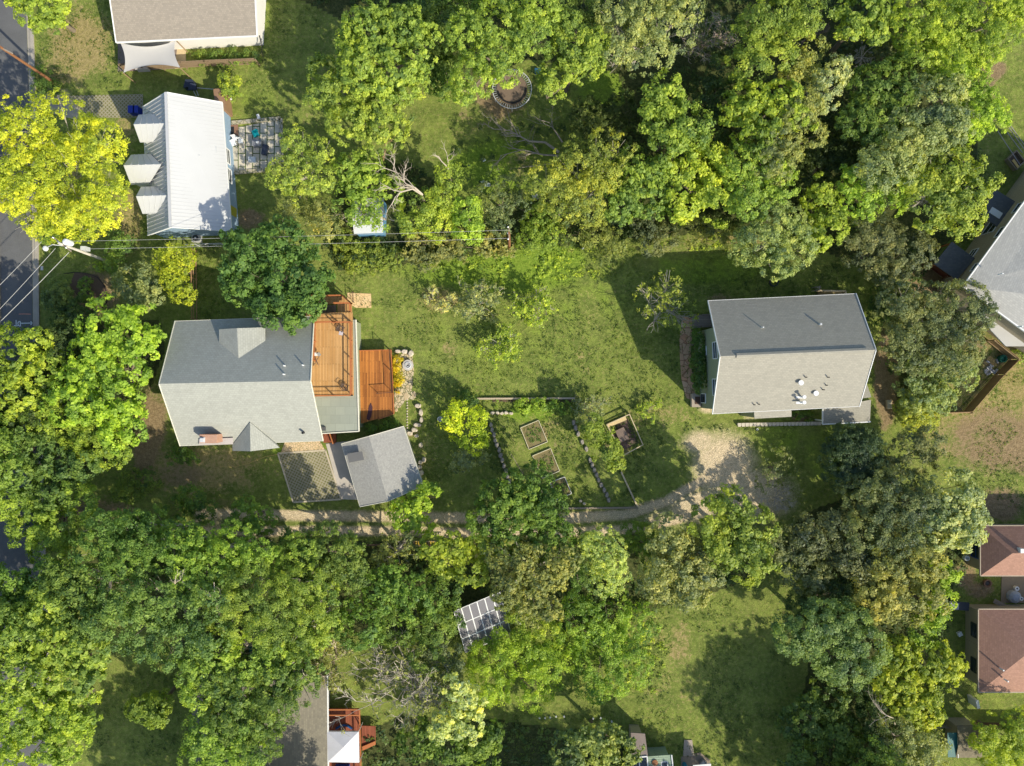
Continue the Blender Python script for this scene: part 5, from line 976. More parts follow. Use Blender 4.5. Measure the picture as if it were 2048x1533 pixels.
deadlimb('broken bare trunk top below the large bright tree', [(765,320,3),(770,300,6),(772,278,7.5)], .18, 1, mat('stubwood', (.36, .25, .13), var=.2), 'broken_trunk')
deadlimb('pale forked trunk crossing the south-west canopy', [(345,1150,8),(344,1165,9.5),(350,1168,10.5),(352,1150,10.8)], .12, 3, deadp)
deadlimb('pale trunk limb over the dark gap in the south-west canopy', [(445,1240,6),(437,1225,9.5),(430,1195,11),(428,1165,11.5)], .15, 4, deadp)
deadlimb('pale limb beside the teal tarp', [(545,1297,6),(520,1292,6.4),(505,1288,6.5),(493,1285,6.6)], .08, 2, deadp)
deadlimb('bleached limb at the lower right edge of the lime-green tree left of the red roof', [(1790,1450,5),(1787,1437,6),(1775,1432,6.5),(1762,1425,6.5)], .08, 5, deadp)
ORD = 'first second third fourth fifth sixth seventh eighth ninth tenth eleventh twelfth thirteenth fourteenth'.split()
# garden: stone rows, beams, beds
def rock(x, y, sx, sy, m, label, group, z=.0, name='boulder', hh=None):
    rg = random.Random(int(x*31+y*17)); p = P(x, y); b = MB(); n = 9; hh = hh or min(sx, sy)/S*.8; pr = []
    ang = rg.uniform(0, 3); jit = [rg.uniform(.78, 1.12) for _ in range(n)]; rings = []
    for lv, (zz_, sc) in enumerate([(-.02, 1.0), (hh*.55, 1.02), (hh, .72)]):
        k = len(b.v); rings.append(k)
        for i in range(n):
            a = 2*math.pi*i/n; X, Y = math.cos(a)*sx/S/2*sc*jit[i], math.sin(a)*sy/S/2*sc*jit[i]
            b.v.append(Vector((p.x+X, p.y+Y, zz_+(rg.uniform(-.06, .06)*hh if lv else 0))))
    for a_, c_ in zip(rings, rings[1:]):
        for i in range(n): b.f.append([a_+i, a_+(i+1) % n, c_+(i+1) % n, c_+i]); b.mi.append(0)
    b.f.append([rings[-1]+i for i in range(n)]); b.mi.append(0)
    o = b.build(name, m, loc=p); return tag(o, label, 'rock', group)
limes = mat('limestone', (.55, .48, .38), var=.3, bump=.6); greyst = mat('greystone', (.30, .275, .24), var=.35, bump=.6)
bl_ = 'pale limestone block'
for x, y, sx, sy, lb in [(796,703,13,8,'leftmost of the three blocks at the top of the pebble patio'),(809,704,15,11,'middle of the three blocks at the top of the pebble patio'),(822,708,12,15,'rightmost of the three blocks at the top of the pebble patio')]: rock(x, y, sx, sy, limes, bl_+', '+lb, 'limestone blocks around the pebble patio')
for i, (x, y, sx, sy) in enumerate([(836,812,14,10),(842,825,9,16),(843,840,9,14),(835,850,16,9),(829,860,14,10),(820,867,14,10),(833,872,10,8)]): rock(x, y, sx, sy, limes, ORD[i]+' pale limestone rock from the top of the curving row right of the pebble patio', 'curving row of limestone rocks above the garage corner')
for x, y, sx, sy, lb in [(842,890,9,12,'single upright block right of the garage roof peak'),(841,925,10,9,'rock by the right garage wall, upper of the cluster'),(848,920,9,11,'rock by the right garage wall, right of the cluster'),(839,935,12,9,'rock by the right garage wall, middle of the cluster'),(843,946,10,12,'rock by the right garage wall, lowest of the cluster')]: rock(x, y, sx, sy, limes, 'limestone '+lb, 'limestone rocks beside the garage')
lr = [(982,850),(984,860),(988,870),(990,881),(993,890),(998,900),(1001,911),(1004,921),(1008,932),(1012,942),(1015,952),(1019,963)]
for i, (x, y) in enumerate(lr): rock(x, y, 8, 12, greyst, ORD[i]+' grey stone from the top of the slanting row left of the vegetable beds', 'left stone row of the vegetable garden')
for i, (x, y) in enumerate([(985,826),(995,826),(1004,827),(1012,826),(1022,827)]): rock(x, y, 9, 7, limes, ORD[i]+' pale stone from the left in the short row above the vegetable garden', 'short stone row above the vegetable garden')
rr_ = [(1147,845),(1151,856),(1156,868),(1164,884),(1172,898),(1180,920),(1184,930),(1188,940),(1193,950),(1197,960),(1202,970),(1208,980),(1213,990),(1217,1000)]
for i, (x, y) in enumerate(rr_): rock(x, y, 8, 12, greyst, ORD[i]+' grey stone from the top of the slanting row right of the vegetable beds', 'middle stone row of the vegetable garden')
for x, y, lb in [(1161,1002,'by the lower beam'),(1168,1007,'touching the lower beam')]: rock(x, y, 7, 6, limes, 'small pale rock on grass '+lb, 'small rocks at the lower beam')
def beamobj(label, a, c, w=.16, h=.18, m=woodp, name='landscape_timber', z=.09):
    b = MB(); b.beam(P(*a)+Vector((0, 0, z)), P(*c)+Vector((0, 0, z)), w, h); o = b.build(name, m, loc=P(*a)); return tag(o, label, 'timber')
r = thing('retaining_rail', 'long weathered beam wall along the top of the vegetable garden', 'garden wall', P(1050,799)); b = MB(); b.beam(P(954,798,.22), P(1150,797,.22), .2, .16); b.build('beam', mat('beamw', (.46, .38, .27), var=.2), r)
b = MB(); b.prism([P(985,800.5), P(1150,799.5), P(1150,804), P(985,804)], 0, .04); b.build('board', wdark, r)  # flat dark strip on the ground south of the beam, no separate board
beamobj('weathered timber along the bottom of the vegetable garden above the driveway', (1124,1017), (1275,1015.5), .2, .2, woodg)
beamobj('slanting timber closing the right side of the vegetable garden', (1242,944), (1275,1014), .17, .2, woodp)
beamobj('thin dark pipe lying on the garden grass between the left stones and the beds', (1022,908), (1046,948), .05, .05, woodg, 'garden_pipe', .03)
soil = mat('soil', (.20, .165, .075), var=.5)
def bed(label, q_, m=woodp):
    pts = [P(*p) for p in q_]; c = sum(pts, Vector())/len(pts); r = thing('raised_bed', label, 'garden bed', c); b = MB(); b.prism(pts, 0, .10); b.build('soil', soil, r)
    for p_, e in zip(pts, pts[1:]+pts[:1]): b = MB(); b.beam(p_+Vector((0, 0, .1)), e+Vector((0, 0, .1)), .065, .2); b.build('board', m, r)
    co, q2, ti = leaves(np.array([[c.x+rnd.uniform(-.7, .7), c.y+rnd.uniform(-.8, .8), .14] for _ in range(38)]), np.tile([0, 0, 1.], (38, 1)), np.full(38, .2), 10, .12, np.random.RandomState(3), np.full(38, .4)); co -= np.array(list(c))
    o = bpy.data.objects.new('seedling', mesh_np('seedling', co, q2, LEAF, ti)); C.objects.link(o); o.parent = r; o.color = (*COL['green'], 1)
bw = mat('bedpale', (.60, .56, .38), var=.2)
bed('square wood-edged vegetable bed, top one of the three', [(1041,856),(1077,841),(1095,884),(1058,899)], bw)
bed('square wood-edged vegetable bed, middle one of the three', [(1065,912),(1101,897),(1119,942),(1085,957)], bw)
bed('vegetable bed edged in white boards, lowest of the three', [(1100,965),(1129,954),(1143,987),(1113,999)], mat('bedwhite', (.66, .66, .60), var=.15))
# compost pen
cp = P(1248,868); r = thing('compost_pen', 'square timber-railed compost pen at the right of the vegetable garden', 'compost pen', cp); pn = [(1214,850),(1259,829),(1286,890),(1247,911),(1220,880)]
for p_, e in zip(pn[:4], pn[1:4]+pn[:1]): b = MB(); b.beam(P(*p_, .8), P(*e, .8), .09, .1); b.beam(P(*p_, .35), P(*e, .35), .06, .1); b.build('rail', woodp, r)
for p_ in pn[:4]: b = MB(); b.beam(P(*p_), P(*p_, .95), .11); b.build('post', woodp, r)
b = MB(); b.prism([P(*p) for p in [(1218,855),(1255,836),(1278,886),(1244,902)]], 0, .03); b.build('earth', mat('compost', (.13, .09, .07), var=.4), r)
b = MB(); b.prism([P(*p) for p in [(1229,862),(1246,854),(1257,877),(1240,885)]], 0, .5); b.build('compost_heap', mat('heap', (.20, .15, .12), var=.4), r)
b = MB(); b.prism([P(*p) for p in [(1214,848),(1250,832),(1253,840),(1217,855)]], 0, .2); b.build('board', mat('newboard', (.58, .46, .25)), r)
# fire pit
fp = P(817,731); r = thing('fire_pit', 'round pale grey fire pit bowl with an inner ring on the pebble patio', 'fire pit', fp)
b = MB(); b.lathe((fp.x, fp.y, 0), [(.56, 0), (.60, .35), (.60, .5), (.36, .52), (.36, .38), (.05, .36)], 28); b.build('bowl', mat('firestone', (.50, .47, .42), var=.15), r)
b = MB(); b.lathe((fp.x, fp.y, .53), [(.34, 0), (.38, .03), (.30, .06), (.27, .02)], 24); b.lathe((fp.x, fp.y, .45), [(.18, 0), (.2, .05), (.14, .06)], 16); b.build('burner_ring', galv, r)
# chairs
def chair(label, px, py, z, a, m, group=None, kind='wire'):
    p = P(px, py, z); r = thing('patio_chair', label, 'chair', p, group); ca, sa = math.cos(a), math.sin(a)
    L = lambda x, y, zz_: (p.x+x*ca-y*sa, p.y+x*sa+y*ca, z+zz_)
    b = MB(); b.tube([L(math.cos(t)*.30, math.sin(t)*.30, .43) for t in np.linspace(0, 6.283, 17)], .034, 5, cap=False)
    for k in (-.2, -.1, 0, .1, .2): b.beam(L(k, -.26, .43), L(k, .26, .43), .03)
    b.beam(L(-.28, 0, .43), L(.28, 0, .43), .03); b.build('seat', m, r)
    b = MB(); arc = [L(math.cos(t)*.36, .22+math.sin(t)*.12, .45+.5*math.sin(t)) for t in np.linspace(0, 3.1416, 11)]; b.tube(arc, .022, 5)
    for t in np.linspace(.5, 2.6, 5): b.beam(L(math.cos(t)*.2, .24, .45), L(math.cos(t)*.36, .22+math.sin(t)*.12, .45+.5*math.sin(t)), .016)
    b.build('backrest', m, r)
    for s_ in (-1, 1): b = MB(); b.tube([L(s_*.30, .2, .66), L(s_*.36, 0, .66), L(s_*.32, -.24, .62), L(s_*.3, -.26, .45)], .03, 5); b.build('armrest', m, r)
    for sx_, sy_ in ((-1, -1), (1, -1), (1, 1), (-1, 1)): b = MB(); b.beam(L(sx_*.2, sy_*.2, .42), L(sx_*.3, sy_*.3, 0), .03); b.build('leg', m, r)
    return r
brz = mat('bronze', (.10, .075, .07), rough=.4, var=.1)
c1 = chair('dark wire armchair at the top of the roof deck with a pale cushion', 683,659, 3.86, R(-25), brz); 
cq = P(682,667,4.33); b = MB(); b.box(cq, (.42, .4, .05), R(-10)); b.build('cushion', mat('cush', (.5, .45, .48)), c1)
chair('dark wire armchair at the bottom right corner of the roof deck', 691,774, 3.86, R(150), brz)
r = thing('side_chair', 'folded chair with a white seat leaning at the left edge of the roof deck', 'chair', P(632,710,3.86)); p = P(632,709,4.2); b = MB(); b.box((p.x, p.y, 4.25), (.4, .35, .04)); b.build('seat', white, r)
b = MB(); b.beam(P(636,706,4.6), P(640,712,4.5), .3, .05); b.build('backrest', mat('greyfab', (.25, .25, .24)), r)
for a_, c_ in (((640,710),(627,732)), ((631,716),(637,731)), ((634,704),(640,711))): b = MB(); b.beam(P(*a_, 4.5), P(*c_, 3.9), .05); b.build('leg', brz, r)
# white house surroundings
def boxobj(name, label, cat, px, py, size, m, z=0.0, a=0, extra=None, group=None):
    p = P(px, py, z); r = thing(name, label, cat, (p.x, p.y, z), group); b = MB(); b.box((p.x, p.y, z+size[2]/2), size, a); b.build('body', m, r)
    if extra:
        en, em, esz, eo = extra; b = MB(); b.box((p.x+eo[0], p.y+eo[1], z+size[2]+esz[2]/2+eo[2]), esz, a); b.build(en, em, r)
    return r
r = boxobj('air_conditioner', 'grey outdoor air conditioner with a round fan grille behind the metal roofed house', 'air conditioner', 397, 479, (.85, .85, .75), mat('acgrey', (.50, .50, .48)))
p = P(397,479); b = MB(); b.lathe((p.x, p.y, .76), [(.34, 0), (.34, .03), (.06, .05), (0, .05)], 18); b.build('fan_grille', mat('acdark', (.05, .06, .06)), r); b = MB(); b.lathe((p.x, p.y, .8), [(.1, 0), (.1, .03), (0, .03)], 10); b.build('hub', white, r)
bluep = mat('bluebin', (.015, .035, .30), rough=.5, var=.1)
for x, y, w_, lb in [(272,226,.62,'left'),(281,226,.5,'right')]: boxobj('recycling_bin', 'blue wheeled bin beside the metal roofed house, '+lb+' of the pair', 'bin', x, y, (w_, .75, 1.0), bluep, 0, 0, ('lid', bluep, (w_+.06, .8, .06), (0, 0, 0)), 'blue bins by the metal roofed house')
r = thing('covered_grill', 'black covered barbecue with thin side bars above the metal roofed house', 'grill', P(383,176)); p = P(383,172); b = MB(); b.prism([P(374,182), P(378,166), P(392,166), P(396,180)], 0, .9); b.slab([P(376,180,1.0), P(380,167,1.25), P(391,168,1.2), P(392,180,1.0)], .2); b.build('cover', mat('covernavy', (.03, .04, .065), rough=.5), r)
b = MB()
for a_, c_ in (((391,176),(397,192)), ((387,182),(393,194)), ((394,176),(428,179))): b.beam(P(*a_, .5), P(*c_, .5), .05)
b.build('bar', galv, r)
teal = mat('tealp', (.01, .38, .42), rough=.5, var=.1)
boxobj('lounge_chair', 'turquoise plastic chair tipped on the slab patio', 'chair', 513, 270, (.6, .55, .4), teal, 0, R(25), ('backrest', teal, (.62, .12, .4), (0, .25, -.1)))
wp = mat('whiteplastic', (.75, .77, .78), rough=.5, var=.05)
for x, y, a_, lb in [(472,280,10,'nearest the wall'),(470,290,30,'lower one by the wall'),(484,285,0,'right of the wall pair')]:
    p = P(x, y); r = thing('plastic_chair', 'white plastic chair on the slab patio, '+lb, 'chair', p, 'white chairs on the slab patio'); b = MB(); b.box((p.x, p.y, .42), (.5, .5, .05), R(a_)); b.build('seat', wp, r); b = MB(); b.box((p.x-.1, p.y+.25, .65), (.5, .05, .45), R(a_)); b.build('backrest', wp, r)
    for sx_, sy_ in ((-1, -1), (1, -1), (1, 1), (-1, 1)): b = MB(); b.beam((p.x+sx_*.2, p.y+sy_*.2, .4), (p.x+sx_*.22, p.y+sy_*.22, .04), .05); b.build('leg', wp, r)
boxobj('workbench', 'grey work table with white clutter on the slab patio', 'table', 518, 290, (1.0, .7, .75), mat('tablegrey', (.22, .23, .25)), 0, 0, ('clutter', white, (.25, .2, .15), (.1, 0, 0)))
boxobj('lidded_box', 'pale grey lidded cooler at the bottom of the slab patio', 'cooler', 507, 322, (.78, .55, .45), mat('coolgrey', (.50, .54, .56)), 0, 0, ('lid', mat('coollid', (.58, .62, .64)), (.82, .6, .07), (0, 0, 0)))
boxobj('tarp_bundle', 'dark blue-grey folded tarp standing right of the work table', 'tarp', 532, 302, (.55, 1.1, .5), mat('tarpdark', (.06, .07, .10)), 0, R(-10))
boxobj('wooden_pallet', 'reddish wooden pallet beside the blue wall on the slab patio', 'pallet', 468, 262, (1.0, 1.2, .15), mat('palletred', (.26, .15, .10)), 0, R(3), ('slot', black, (.35, .8, .02), (-.1, 0, 0)))
def disc(name, label, cat, px, py, r_, h_, m, z=0, m2=None, ring=False):
    p = P(px, py, z); r = thing(name, label, cat, p); b = MB(); pr = [(r_*.9, 0), (r_, h_*.5), (r_, h_), (r_*.7, h_), (r_*.6, h_*.6), (0, h_*.6)] if not ring else [(r_*.8, 0), (r_, 0), (r_, h_), (r_*.8, h_), (r_*.8, 0)]
    b.lathe((p.x, p.y, z), pr, 18); b.build('body', m, r)
    if m2: b = MB(); b.lathe((p.x, p.y, z+h_*.62), [(r_*.55, 0), (r_*.5, .03), (0, .03)], 14); b.build('centre', m2, r)
    return r
disc('bucket', 'white round bucket by the light green bush behind the metal roofed house', 'bucket', 461, 198, .2, .3, white, 0, black)
boxobj('plastic_jug', 'white plastic jug on the grass above the slab patio', 'jug', 518, 235, (.28, .5, .3), wp, 0, R(20), ('cap', galv, (.12, .12, .08), (0, 0, 0)))
disc('tire', 'dark round tire in the shade below the feathery tree', 'tire', 1547, 565, .5, .22, mat('rubber', (.05, .055, .07)), 0, None, True)
disc('satellite_dish', 'white round dish beside the blue framed window', 'dish', 1929, 1115, .28, .5, white, .6, galv)
disc('metal_bin', 'small grey lidded bin left of the yellow tree', 'bin', 881, 838, .28, .75, mat('bingrey', (.5, .52, .56)), 0, white)
disc('barrel_planter', 'white rimmed barrel below the entry of the tall grey house', 'barrel', 1401, 802, .26, .6, mat('barrelw', (.50, .50, .50)), 0, black)
boxobj('white_board', 'small pale board on the dark grass left of the brush pile', 'board', 967, 320, (.42, .42, .08), mat('boardw', (.55, .62, .60)), 0, R(25), ('handle', galv, (.1, .04, .03), (0, 0, 0)))
r = thing('plastic_sheet', 'torn pale plastic sheet in the dark undergrowth below the small board', 'plastic sheet', P(970,368)); b = MB(); b.slab([P(960,364,.5), P(968,361,.7), P(981,368,.6), P(980,374,.4), P(970,373,.5), P(966,368,.7)], .02); b.build('sheet', mat('sheet', (.36, .42, .40)), r)
boxobj('white_crate', 'small white crate at the left foot of the leftmost row tree', 'crate', 1070, 397, (.55, .5, .45), mat('cratew', (.45, .45, .43)), 0, R(15), ('lid', mat('cratel', (.55, .55, .52)), (.6, .55, .05), (0, 0, 0)))
boxobj('white_stone', 'small white object lying at the north edge of the lawn', 'stone', 1166, 497, (.3, .18, .12), white, 0, R(20))
boxobj('play_bucket', 'small dark blue tub beside the bright tree right of the trampoline', 'tub', 1075, 145, (.6, .5, .4), mat('tubblue', (.02, .09, .16)), 0, 0, ('rim', mat('tubrim', (.03, .12, .2)), (.66, .56, .04), (0, 0, 0)))
boxobj('wooden_bench', 'pale wooden bench in the shaded passage right of the tall grey house', 'bench', 1775, 809, (.42, .95, .4), woodp, 0, R(3), ('seat', mat('benchtop', (.58, .5, .36)), (.48, 1.0, .05), (0, 0, 0)))
p = P(1655,584); r = thing('planter_box', 'long pale timber planter above the tall grey house roof', 'planter', p); b = MB(); b.beam(P(1634,582,.5), P(1690,583,.5), .16, .5); b.beam(P(1690,583,.5), P(1690,592,.5), .16, .5); b.build('board', woodp, r); b = MB(); b.prism([P(1634,584), P(1688,585), P(1688,592), P(1634,592)], 0, .35); b.build('soil', soil, r)
p = P(1626,580); r = thing('post_frame', 'small square post frame at the left end of the timber planter', 'post', p); b = MB(); U = Vector((0, 0, 1))
for dx_ in (-.18, .18):
    for dy_ in (-.18, .18): b.beam(p+Vector((dx_, dy_, 0)), p+Vector((dx_, dy_, 1.6)), .05)
b.build('post', mat('pinkpost', (.42, .36, .36)), r); b = MB(); b.beam(p+Vector((-.22, 0, 1.6)), p+Vector((.22, 0, 1.6)), .05); b.beam(p+Vector((0, -.22, 1.6)), p+Vector((0, .22, 1.6)), .05); b.build('crossbar', mat('pinkpost', (.42, .36, .36)), r)
# retaining block wall by the tall house
r = thing('block_wall', 'low pale concrete block retaining wall in front of the tall grey house', 'garden wall', P(1555,848)); b = MB(); n = 22
for k in range(n):
    a_ = P(1477+k*7.6, 849-k*.14); b.box((a_.x, a_.y, .2), (.38, .3, .4), R(1)); b.box((a_.x+.05, a_.y-.2, .12), (.3, .12, .24), R(1))
b.build('block', mat('blockpale', (.55, .50, .42), var=.25), r)
disc('yard_ball', 'white ball on the grass below the block wall', 'ball', 1514, 859, .12, .16, white)
# NE corner: raised box, frames
r = thing('planter_box', 'dark timber box with a yellow plank near the right edge', 'planter', P(2030,322)); pts = [(2013,320),(2030,303),(2046,324),(2030,341)]
for a_, c_ in zip(pts, pts[1:]+pts[:1]): b = MB(); b.beam(P(*a_, .3), P(*c_, .3), .08, .6); b.build('board', woodg, r)
b = MB(); b.prism([P(*q) for q in pts], 0, .3); b.build('soil', mat('soilt', (.12, .09, .06), var=.4), r); b = MB(); b.beam(P(2026,320,.62), P(2037,336,.62), .28, .05); b.build('plank', mat('yellowplank', (.60, .42, .16)), r)
r = thing('chain_fence', 'metal rail run crossing the lawn at the right edge, above the timber box', 'fence', P(2020,270)); b = MB()
for (x0, y0, x1, y1) in [(2005,230,2060,306),(2018,256,2052,304),(2012,262,2045,306),(1995,262,2040,330)]: b.beam(P(x0, y0, 1.2), P(x1, y1, 1.2), .06)
b.build('rail', mat('railgrey', (.34, .32, .32)), r); b = MB()
for x0, y0 in [(2005,230),(2020,252),(2035,272),(1995,262),(2017,295)]: b.beam(P(x0, y0), P(x0, y0, 1.2), .06)
b.build('post', mat('railgrey', (.3, .3, .3)), r)
# fenced yard contents
disc('compost_tub', 'dark green tub inside the fenced yard corner', 'tub', 2000, 718, .42, .6, mat('tubgreen', (.02, .14, .09)), 0, mat('tubgreen2', (.03, .19, .13)))
for i in range(26): 
    rg = random.Random(i); rock(1981+rg.uniform(-14, 14), 736+rg.uniform(-16, 14), rg.uniform(4, 7), rg.uniform(4, 7), mat('rubble', (.46, .46, .48), var=.25), 'whitish piece of the rubble heap inside the fenced yard', 'rubble heap in the fenced yard', name='stone', hh=.18)
# shade sail
r = thing('shade_sail', 'off-white four-cornered fabric sail on posts beside the tan roofed house', 'shade sail', P(300,112)); cr = [P(240,85,2.7), P(351,82,2.7), P(361,136,2.4), P(247,146,2.4)]
N = 14; V = []
for i in range(N+1):
    for j in range(N+1):
        u, v = i/N, j/N; a_ = cr[0].lerp(cr[1], u); c_ = cr[3].lerp(cr[2], u); p = a_.lerp(c_, v); cen = (cr[0]+cr[1]+cr[2]+cr[3])/4
        eu = 4*u*(1-u); ev = 4*v*(1-v); vv = Vector((0, 1, 0)); pinch = .55*eu*(abs(2*v-1)**3); pinv = .34*ev*(abs(2*u-1)**3)
        p = p+Vector((-(1 if u > .5 else -1)*pinv, (1 if v > .5 else -1)*pinch*1.0, -.25*eu*ev)); V.append(p)
b = MB(); b.v = V; b.f = [[i*(N+1)+j, i*(N+1)+j+1, (i+1)*(N+1)+j+1, (i+1)*(N+1)+j] for i in range(N) for j in range(N)]; b.mi = [0]*len(b.f); so_ = b.build('fabric', mat('sail', (.46, .45, .43), var=.06, bump=.05), r, smooth=True)
for x, y, z in [(361,137,2.4),(247,147,2.4),(240,84,2.7),(352,81,2.7)]: b = MB(); p = P(x, y, z); b.tube([(p.x, p.y, 0), (p.x, p.y, z+.1)], .06, 6); b.build('post', wood, r)
boxobj('patio_sofa', 'dark red cushioned bench under the sail shade', 'bench', 258, 136, (1.0, .6, .45), mat('sofared', (.16, .05, .04)), 0, R(5), ('seat', mat('sofa2', (.20, .07, .05)), (1.0, .6, .1), (0, 0, 0)))
boxobj('patio_table', 'pale grey table showing below the sail edge', 'table', 289, 137, (1.3, .8, .7), mat('ptable', (.40, .39, .38)), 0, R(3), ('tabletop', mat('ptable2', (.44, .43, .42)), (1.4, .9, .04), (0, 0, 0)))
for x, y in ((528,3),(526,24)): disc('flower_pot', 'dark round pot on the gravel path, '+('nearer the top edge' if y < 10 else 'second from the top edge'), 'pot', x, y, .2, .4, mat('potdark', (.06, .035, .03)), 0, black)
deadlimb('dark downpipe and cable hanging at the lower right corner of the tan roofed house', [(519,72,2.8),(523,90,1.6),(525,125,.3)], .07, 2, mat('pipeblack', (.05, .045, .04)), 'downpipe')
# deck and canopy of the bottom-left house
rd = thing('red_deck', 'red-brown timber deck with a side platform right of the brown roof', 'deck', P(700,1480)); b = MB(); b.slab([P(657,1418,1.2), P(718,1418,1.2), P(720,1620,1.2), P(657,1620,1.2)], .15); b.slab([P(723,1452,.8), P(751,1453,.8), P(751,1490,.8), P(723,1497,.8)], .12); b.build('planks', redw2, rd, ang=R(90))
b = MB()
for a_, c_ in (((656,1420),(718,1420)), ((719,1420),(724,1620)), ((656,1431),(718,1431))): b.beam(P(*a_, 2.2), P(*c_, 2.2), .12, .08)
for x, y in ((718,1420),(722,1455),(724,1500),(688,1420)): b.beam(P(x, y, 1.0), P(x, y, 2.2), .1)
b.build('railing', redwood, rd); b = MB(); b.slab([P(724,1494,1.0), P(750,1483,1.0), P(751,1490,1.0), P(725,1502,1.0)], .2); b.build('step', redwood, rd)
cn = thing('canopy', 'white square pop-up canopy standing on the red-brown deck', 'canopy', P(687,1494,1.2)); q_ = [P(653,1464,3.3), P(717,1464,3.3), P(718,1526,3.3), P(655,1525,3.3)]; ap = P(687,1495,3.9)
b = MB()
for a_, c_ in zip(q_, q_[1:]+q_[:1]): b.face([a_, ap, c_]); b.face([a_, c_, c_-Vector((0, 0, .25)), a_-Vector((0, 0, .25))])
b.build('fabric', mat('canopyw', (.66, .66, .70), var=.15, rough=.6), cn)
for a_ in q_: b = MB(); b.beam((a_.x, a_.y, 1.2), (a_.x, a_.y, 3.1), .06); b.build('leg', galv, cn)
bo = boxobj('blue_sofa', 'blue cushioned bench on the red-brown deck below the canopy', 'bench', 686, 1535, (1.5, .8, .5), mat('sofablue', (.02, .05, .28)), 1.2, 0, ('backrest', mat('sofablue2', (.02, .05, .25)), (1.5, .2, .4), (0, .3, 0)))
r = thing('inflatable_arch', 'curved blue hose lying on the red-brown deck above the canopy', 'hose', P(688,1452,1.2)); b = MB(); b.tube([P(672+3.2*k, 1458-7*math.sin(math.pi*k/10), 1.35) for k in range(11)], .12, 6); b.build('hose', mat('hoseblue', (.02, .09, .26)), r)
r = thing('tarp', 'dark teal tarp shelter showing through the gap in the canopy above the brown roof', 'tarp', P(515,1295)); q_ = [P(495,1280,2.2), P(535,1278,2.2), P(538,1312,2.0), P(500,1314,2.0)]; b = MB(); b.slab(q_, .04); b.build('fabric', mat('tealtarp', (.01, .10, .09), rough=.5), r)
for a_ in q_: b = MB(); b.beam((a_.x, a_.y, 0), a_-Vector((0, 0, .05)), .06); b.build('pole', galv, r)
# beside the red roof houses
disc('fire_ring', 'dark square-edged fire pit on the bare soil between the red roofs', 'fire pit', 1972, 1166, .45, .35, mat('firebrown', (.20, .12, .08)), 0, black)
r = thing('covered_furniture', 'pale blue-grey covered heap with buckets on the tan patio between the red roofs', 'covered furniture', P(2024,1190)); p = P(2024,1192); b = MB(); b.lathe((p.x, p.y, 0), [(.75, 0), (.7, .5), (.4, .75), (0, .8)], 9); b.build('cover', mat('coverblue', (.36, .40, .46), var=.3), r); b = MB(); b.lathe((p.x+.5, p.y-.1, .5), [(.2, 0), (.22, .3), (.1, .3)], 10); b.lathe((p.x+.3, p.y+.9, 0), [(.25, 0), (.25, .4), (.1, .4)], 10); b.build('bucket', white, r)
r = boxobj('leaning_board', 'brown board leaning on the top wall of the wider red roofed house', 'board', 1998, 1207, (1.3, .5, .06), woodg, .5, R(-28), ('batten', woodg, (.9, .06, .04), (0, 0, 0)))
boxobj('dark_panel', 'dark flat panel with a pale sheet at the corner of the wider red roofed house', 'panel', 1917, 1212, (2.2, .9, .1), mat('panelblack', (.05, .055, .065)), 1.4, R(-4), ('sheet', mat('greysheet', (.36, .36, .38)), (.9, .7, .04), (-.5, 0, 0)))
boxobj('white_bin', 'white square bin on the dark grass left of the wider red roofed house', 'bin', 1917, 1267, (.42, .42, .3), white, 0, R(25), ('lid', wp, (.46, .46, .04), (0, 0, 0)))
r = boxobj('upright_freezer', 'white appliance standing at the lower left corner of the wider red roofed house', 'appliance', 1938, 1397, (.3, .9, 1.5), mat('appl', (.8, .82, .84), rough=.4), 0, R(12), ('top', white, (.32, .92, .03), (0, 0, 0)))
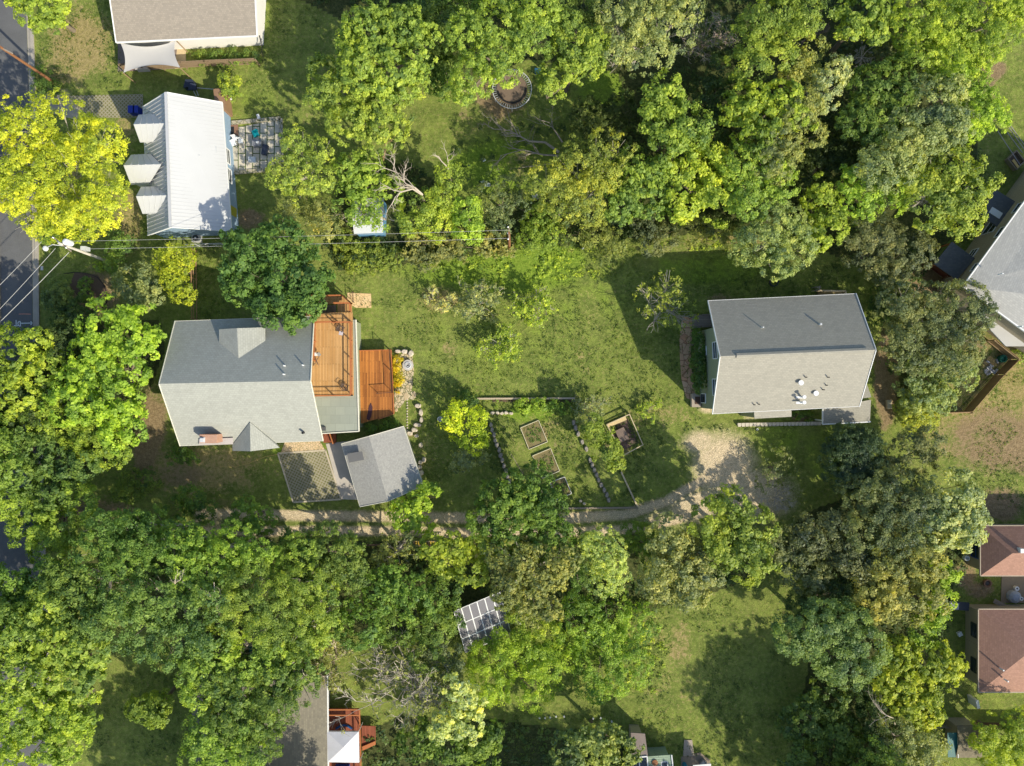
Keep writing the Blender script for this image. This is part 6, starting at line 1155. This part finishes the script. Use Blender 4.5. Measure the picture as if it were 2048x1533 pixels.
# bottom house things
disc('water_barrel', 'bright blue barrel beside the pale green house', 'barrel', 1368, 1528, .26, .9, mat('barrelblue', (.05, .26, .38)), 0, mat('bb2', (.08, .3, .42)))
disc('planter_ring', 'metal wheel-like rack on the rear patio of the pale green house', 'rack', 1405, 1524, .4, .5, mat('rackg', (.2, .2, .22)), 0, galv)
for k, (x, y) in enumerate([(1079,1435),(1090,1435),(1100,1434),(1112,1432),(1128,1432),(1186,1436),(1201,1435),(1223,1442)]): disc('path_light', ORD[k]+' small white light from the left in the dotted row near the bottom', 'garden light', x, y, .09, .25, white)['group'] = 'row of small garden lights'
# kerbside
boxobj('meter_lid', 'grey oval utility lid in the verge under the wires', 'utility cover', 84, 537, (.3, .45, .05), mat('lidg', (.45, .46, .46)), 0, 0, ('plate', galv, (.2, .3, .01), (0, 0, 0)))
r = thing('garden_edging', 'curved black edging around the mulch bed', 'edging', P(180,580)); b = MB(); pts = [P(x, y)+Vector((0, 0, .06)) for x, y in [(128,548),(150,545),(175,547),(195,555),(208,570),(215,588),(214,605),(205,618),(195,624)]]
for a_, c_ in zip(pts, pts[1:]): b.beam(a_, c_, .045, .12)
b.build('strip', black, r)
r = thing('garden_hose', 'thin yellow hose curving below the gable of the long grey house', 'hose', P(520,925)); b = MB(); b.tube([P(x, y)+Vector((0, 0, .03)) for x, y in [(440,934),(470,934),(500,926),(530,914),(560,908)]], .03, 5); b.build('hose', mat('hoseyel', (.5, .38, .14)), r)
r = thing('handrail', 'thin dark handrail standing at the tan flagstones', 'handrail', P(700,592)); b = MB(); A_ = P(709,606); B2 = P(708,586)
b.beam(A_, A_+U*1.0, .05); b.beam(B2, B2+U*1.0, .05); b.beam(A_+U*1.0, B2+U*1.0, .05); b.beam(A_+U*.5, B2+U*.5, .04); b.build('rail', mat('darkrail', (.09, .05, .035)), r)
for k, (x, y, sx_, sy_) in enumerate([(790,810,5,8),(797,800,8,10),(812,792,12,17),(828,790,9,14),(800,788,7,8),(791,790,6,9),(793,820,7,8)]): rock(x, y, sx_, sy_, mat('stepst', (.50, .40, .24), var=.2), ORD[k]+' flat tan stepping stone below the pebble patio, counted from the upper left', 'stepping stones below the pebble patio', name='stepping_stone', hh=.06)
for k in range(12): rock(814.5, 800+k*5.6, 3.5, 3.5, limes, ORD[k]+' tiny pale edging stone from the top of the line right of the stepping stones', 'line of tiny edging stones', name='edging_stone', hh=.08)
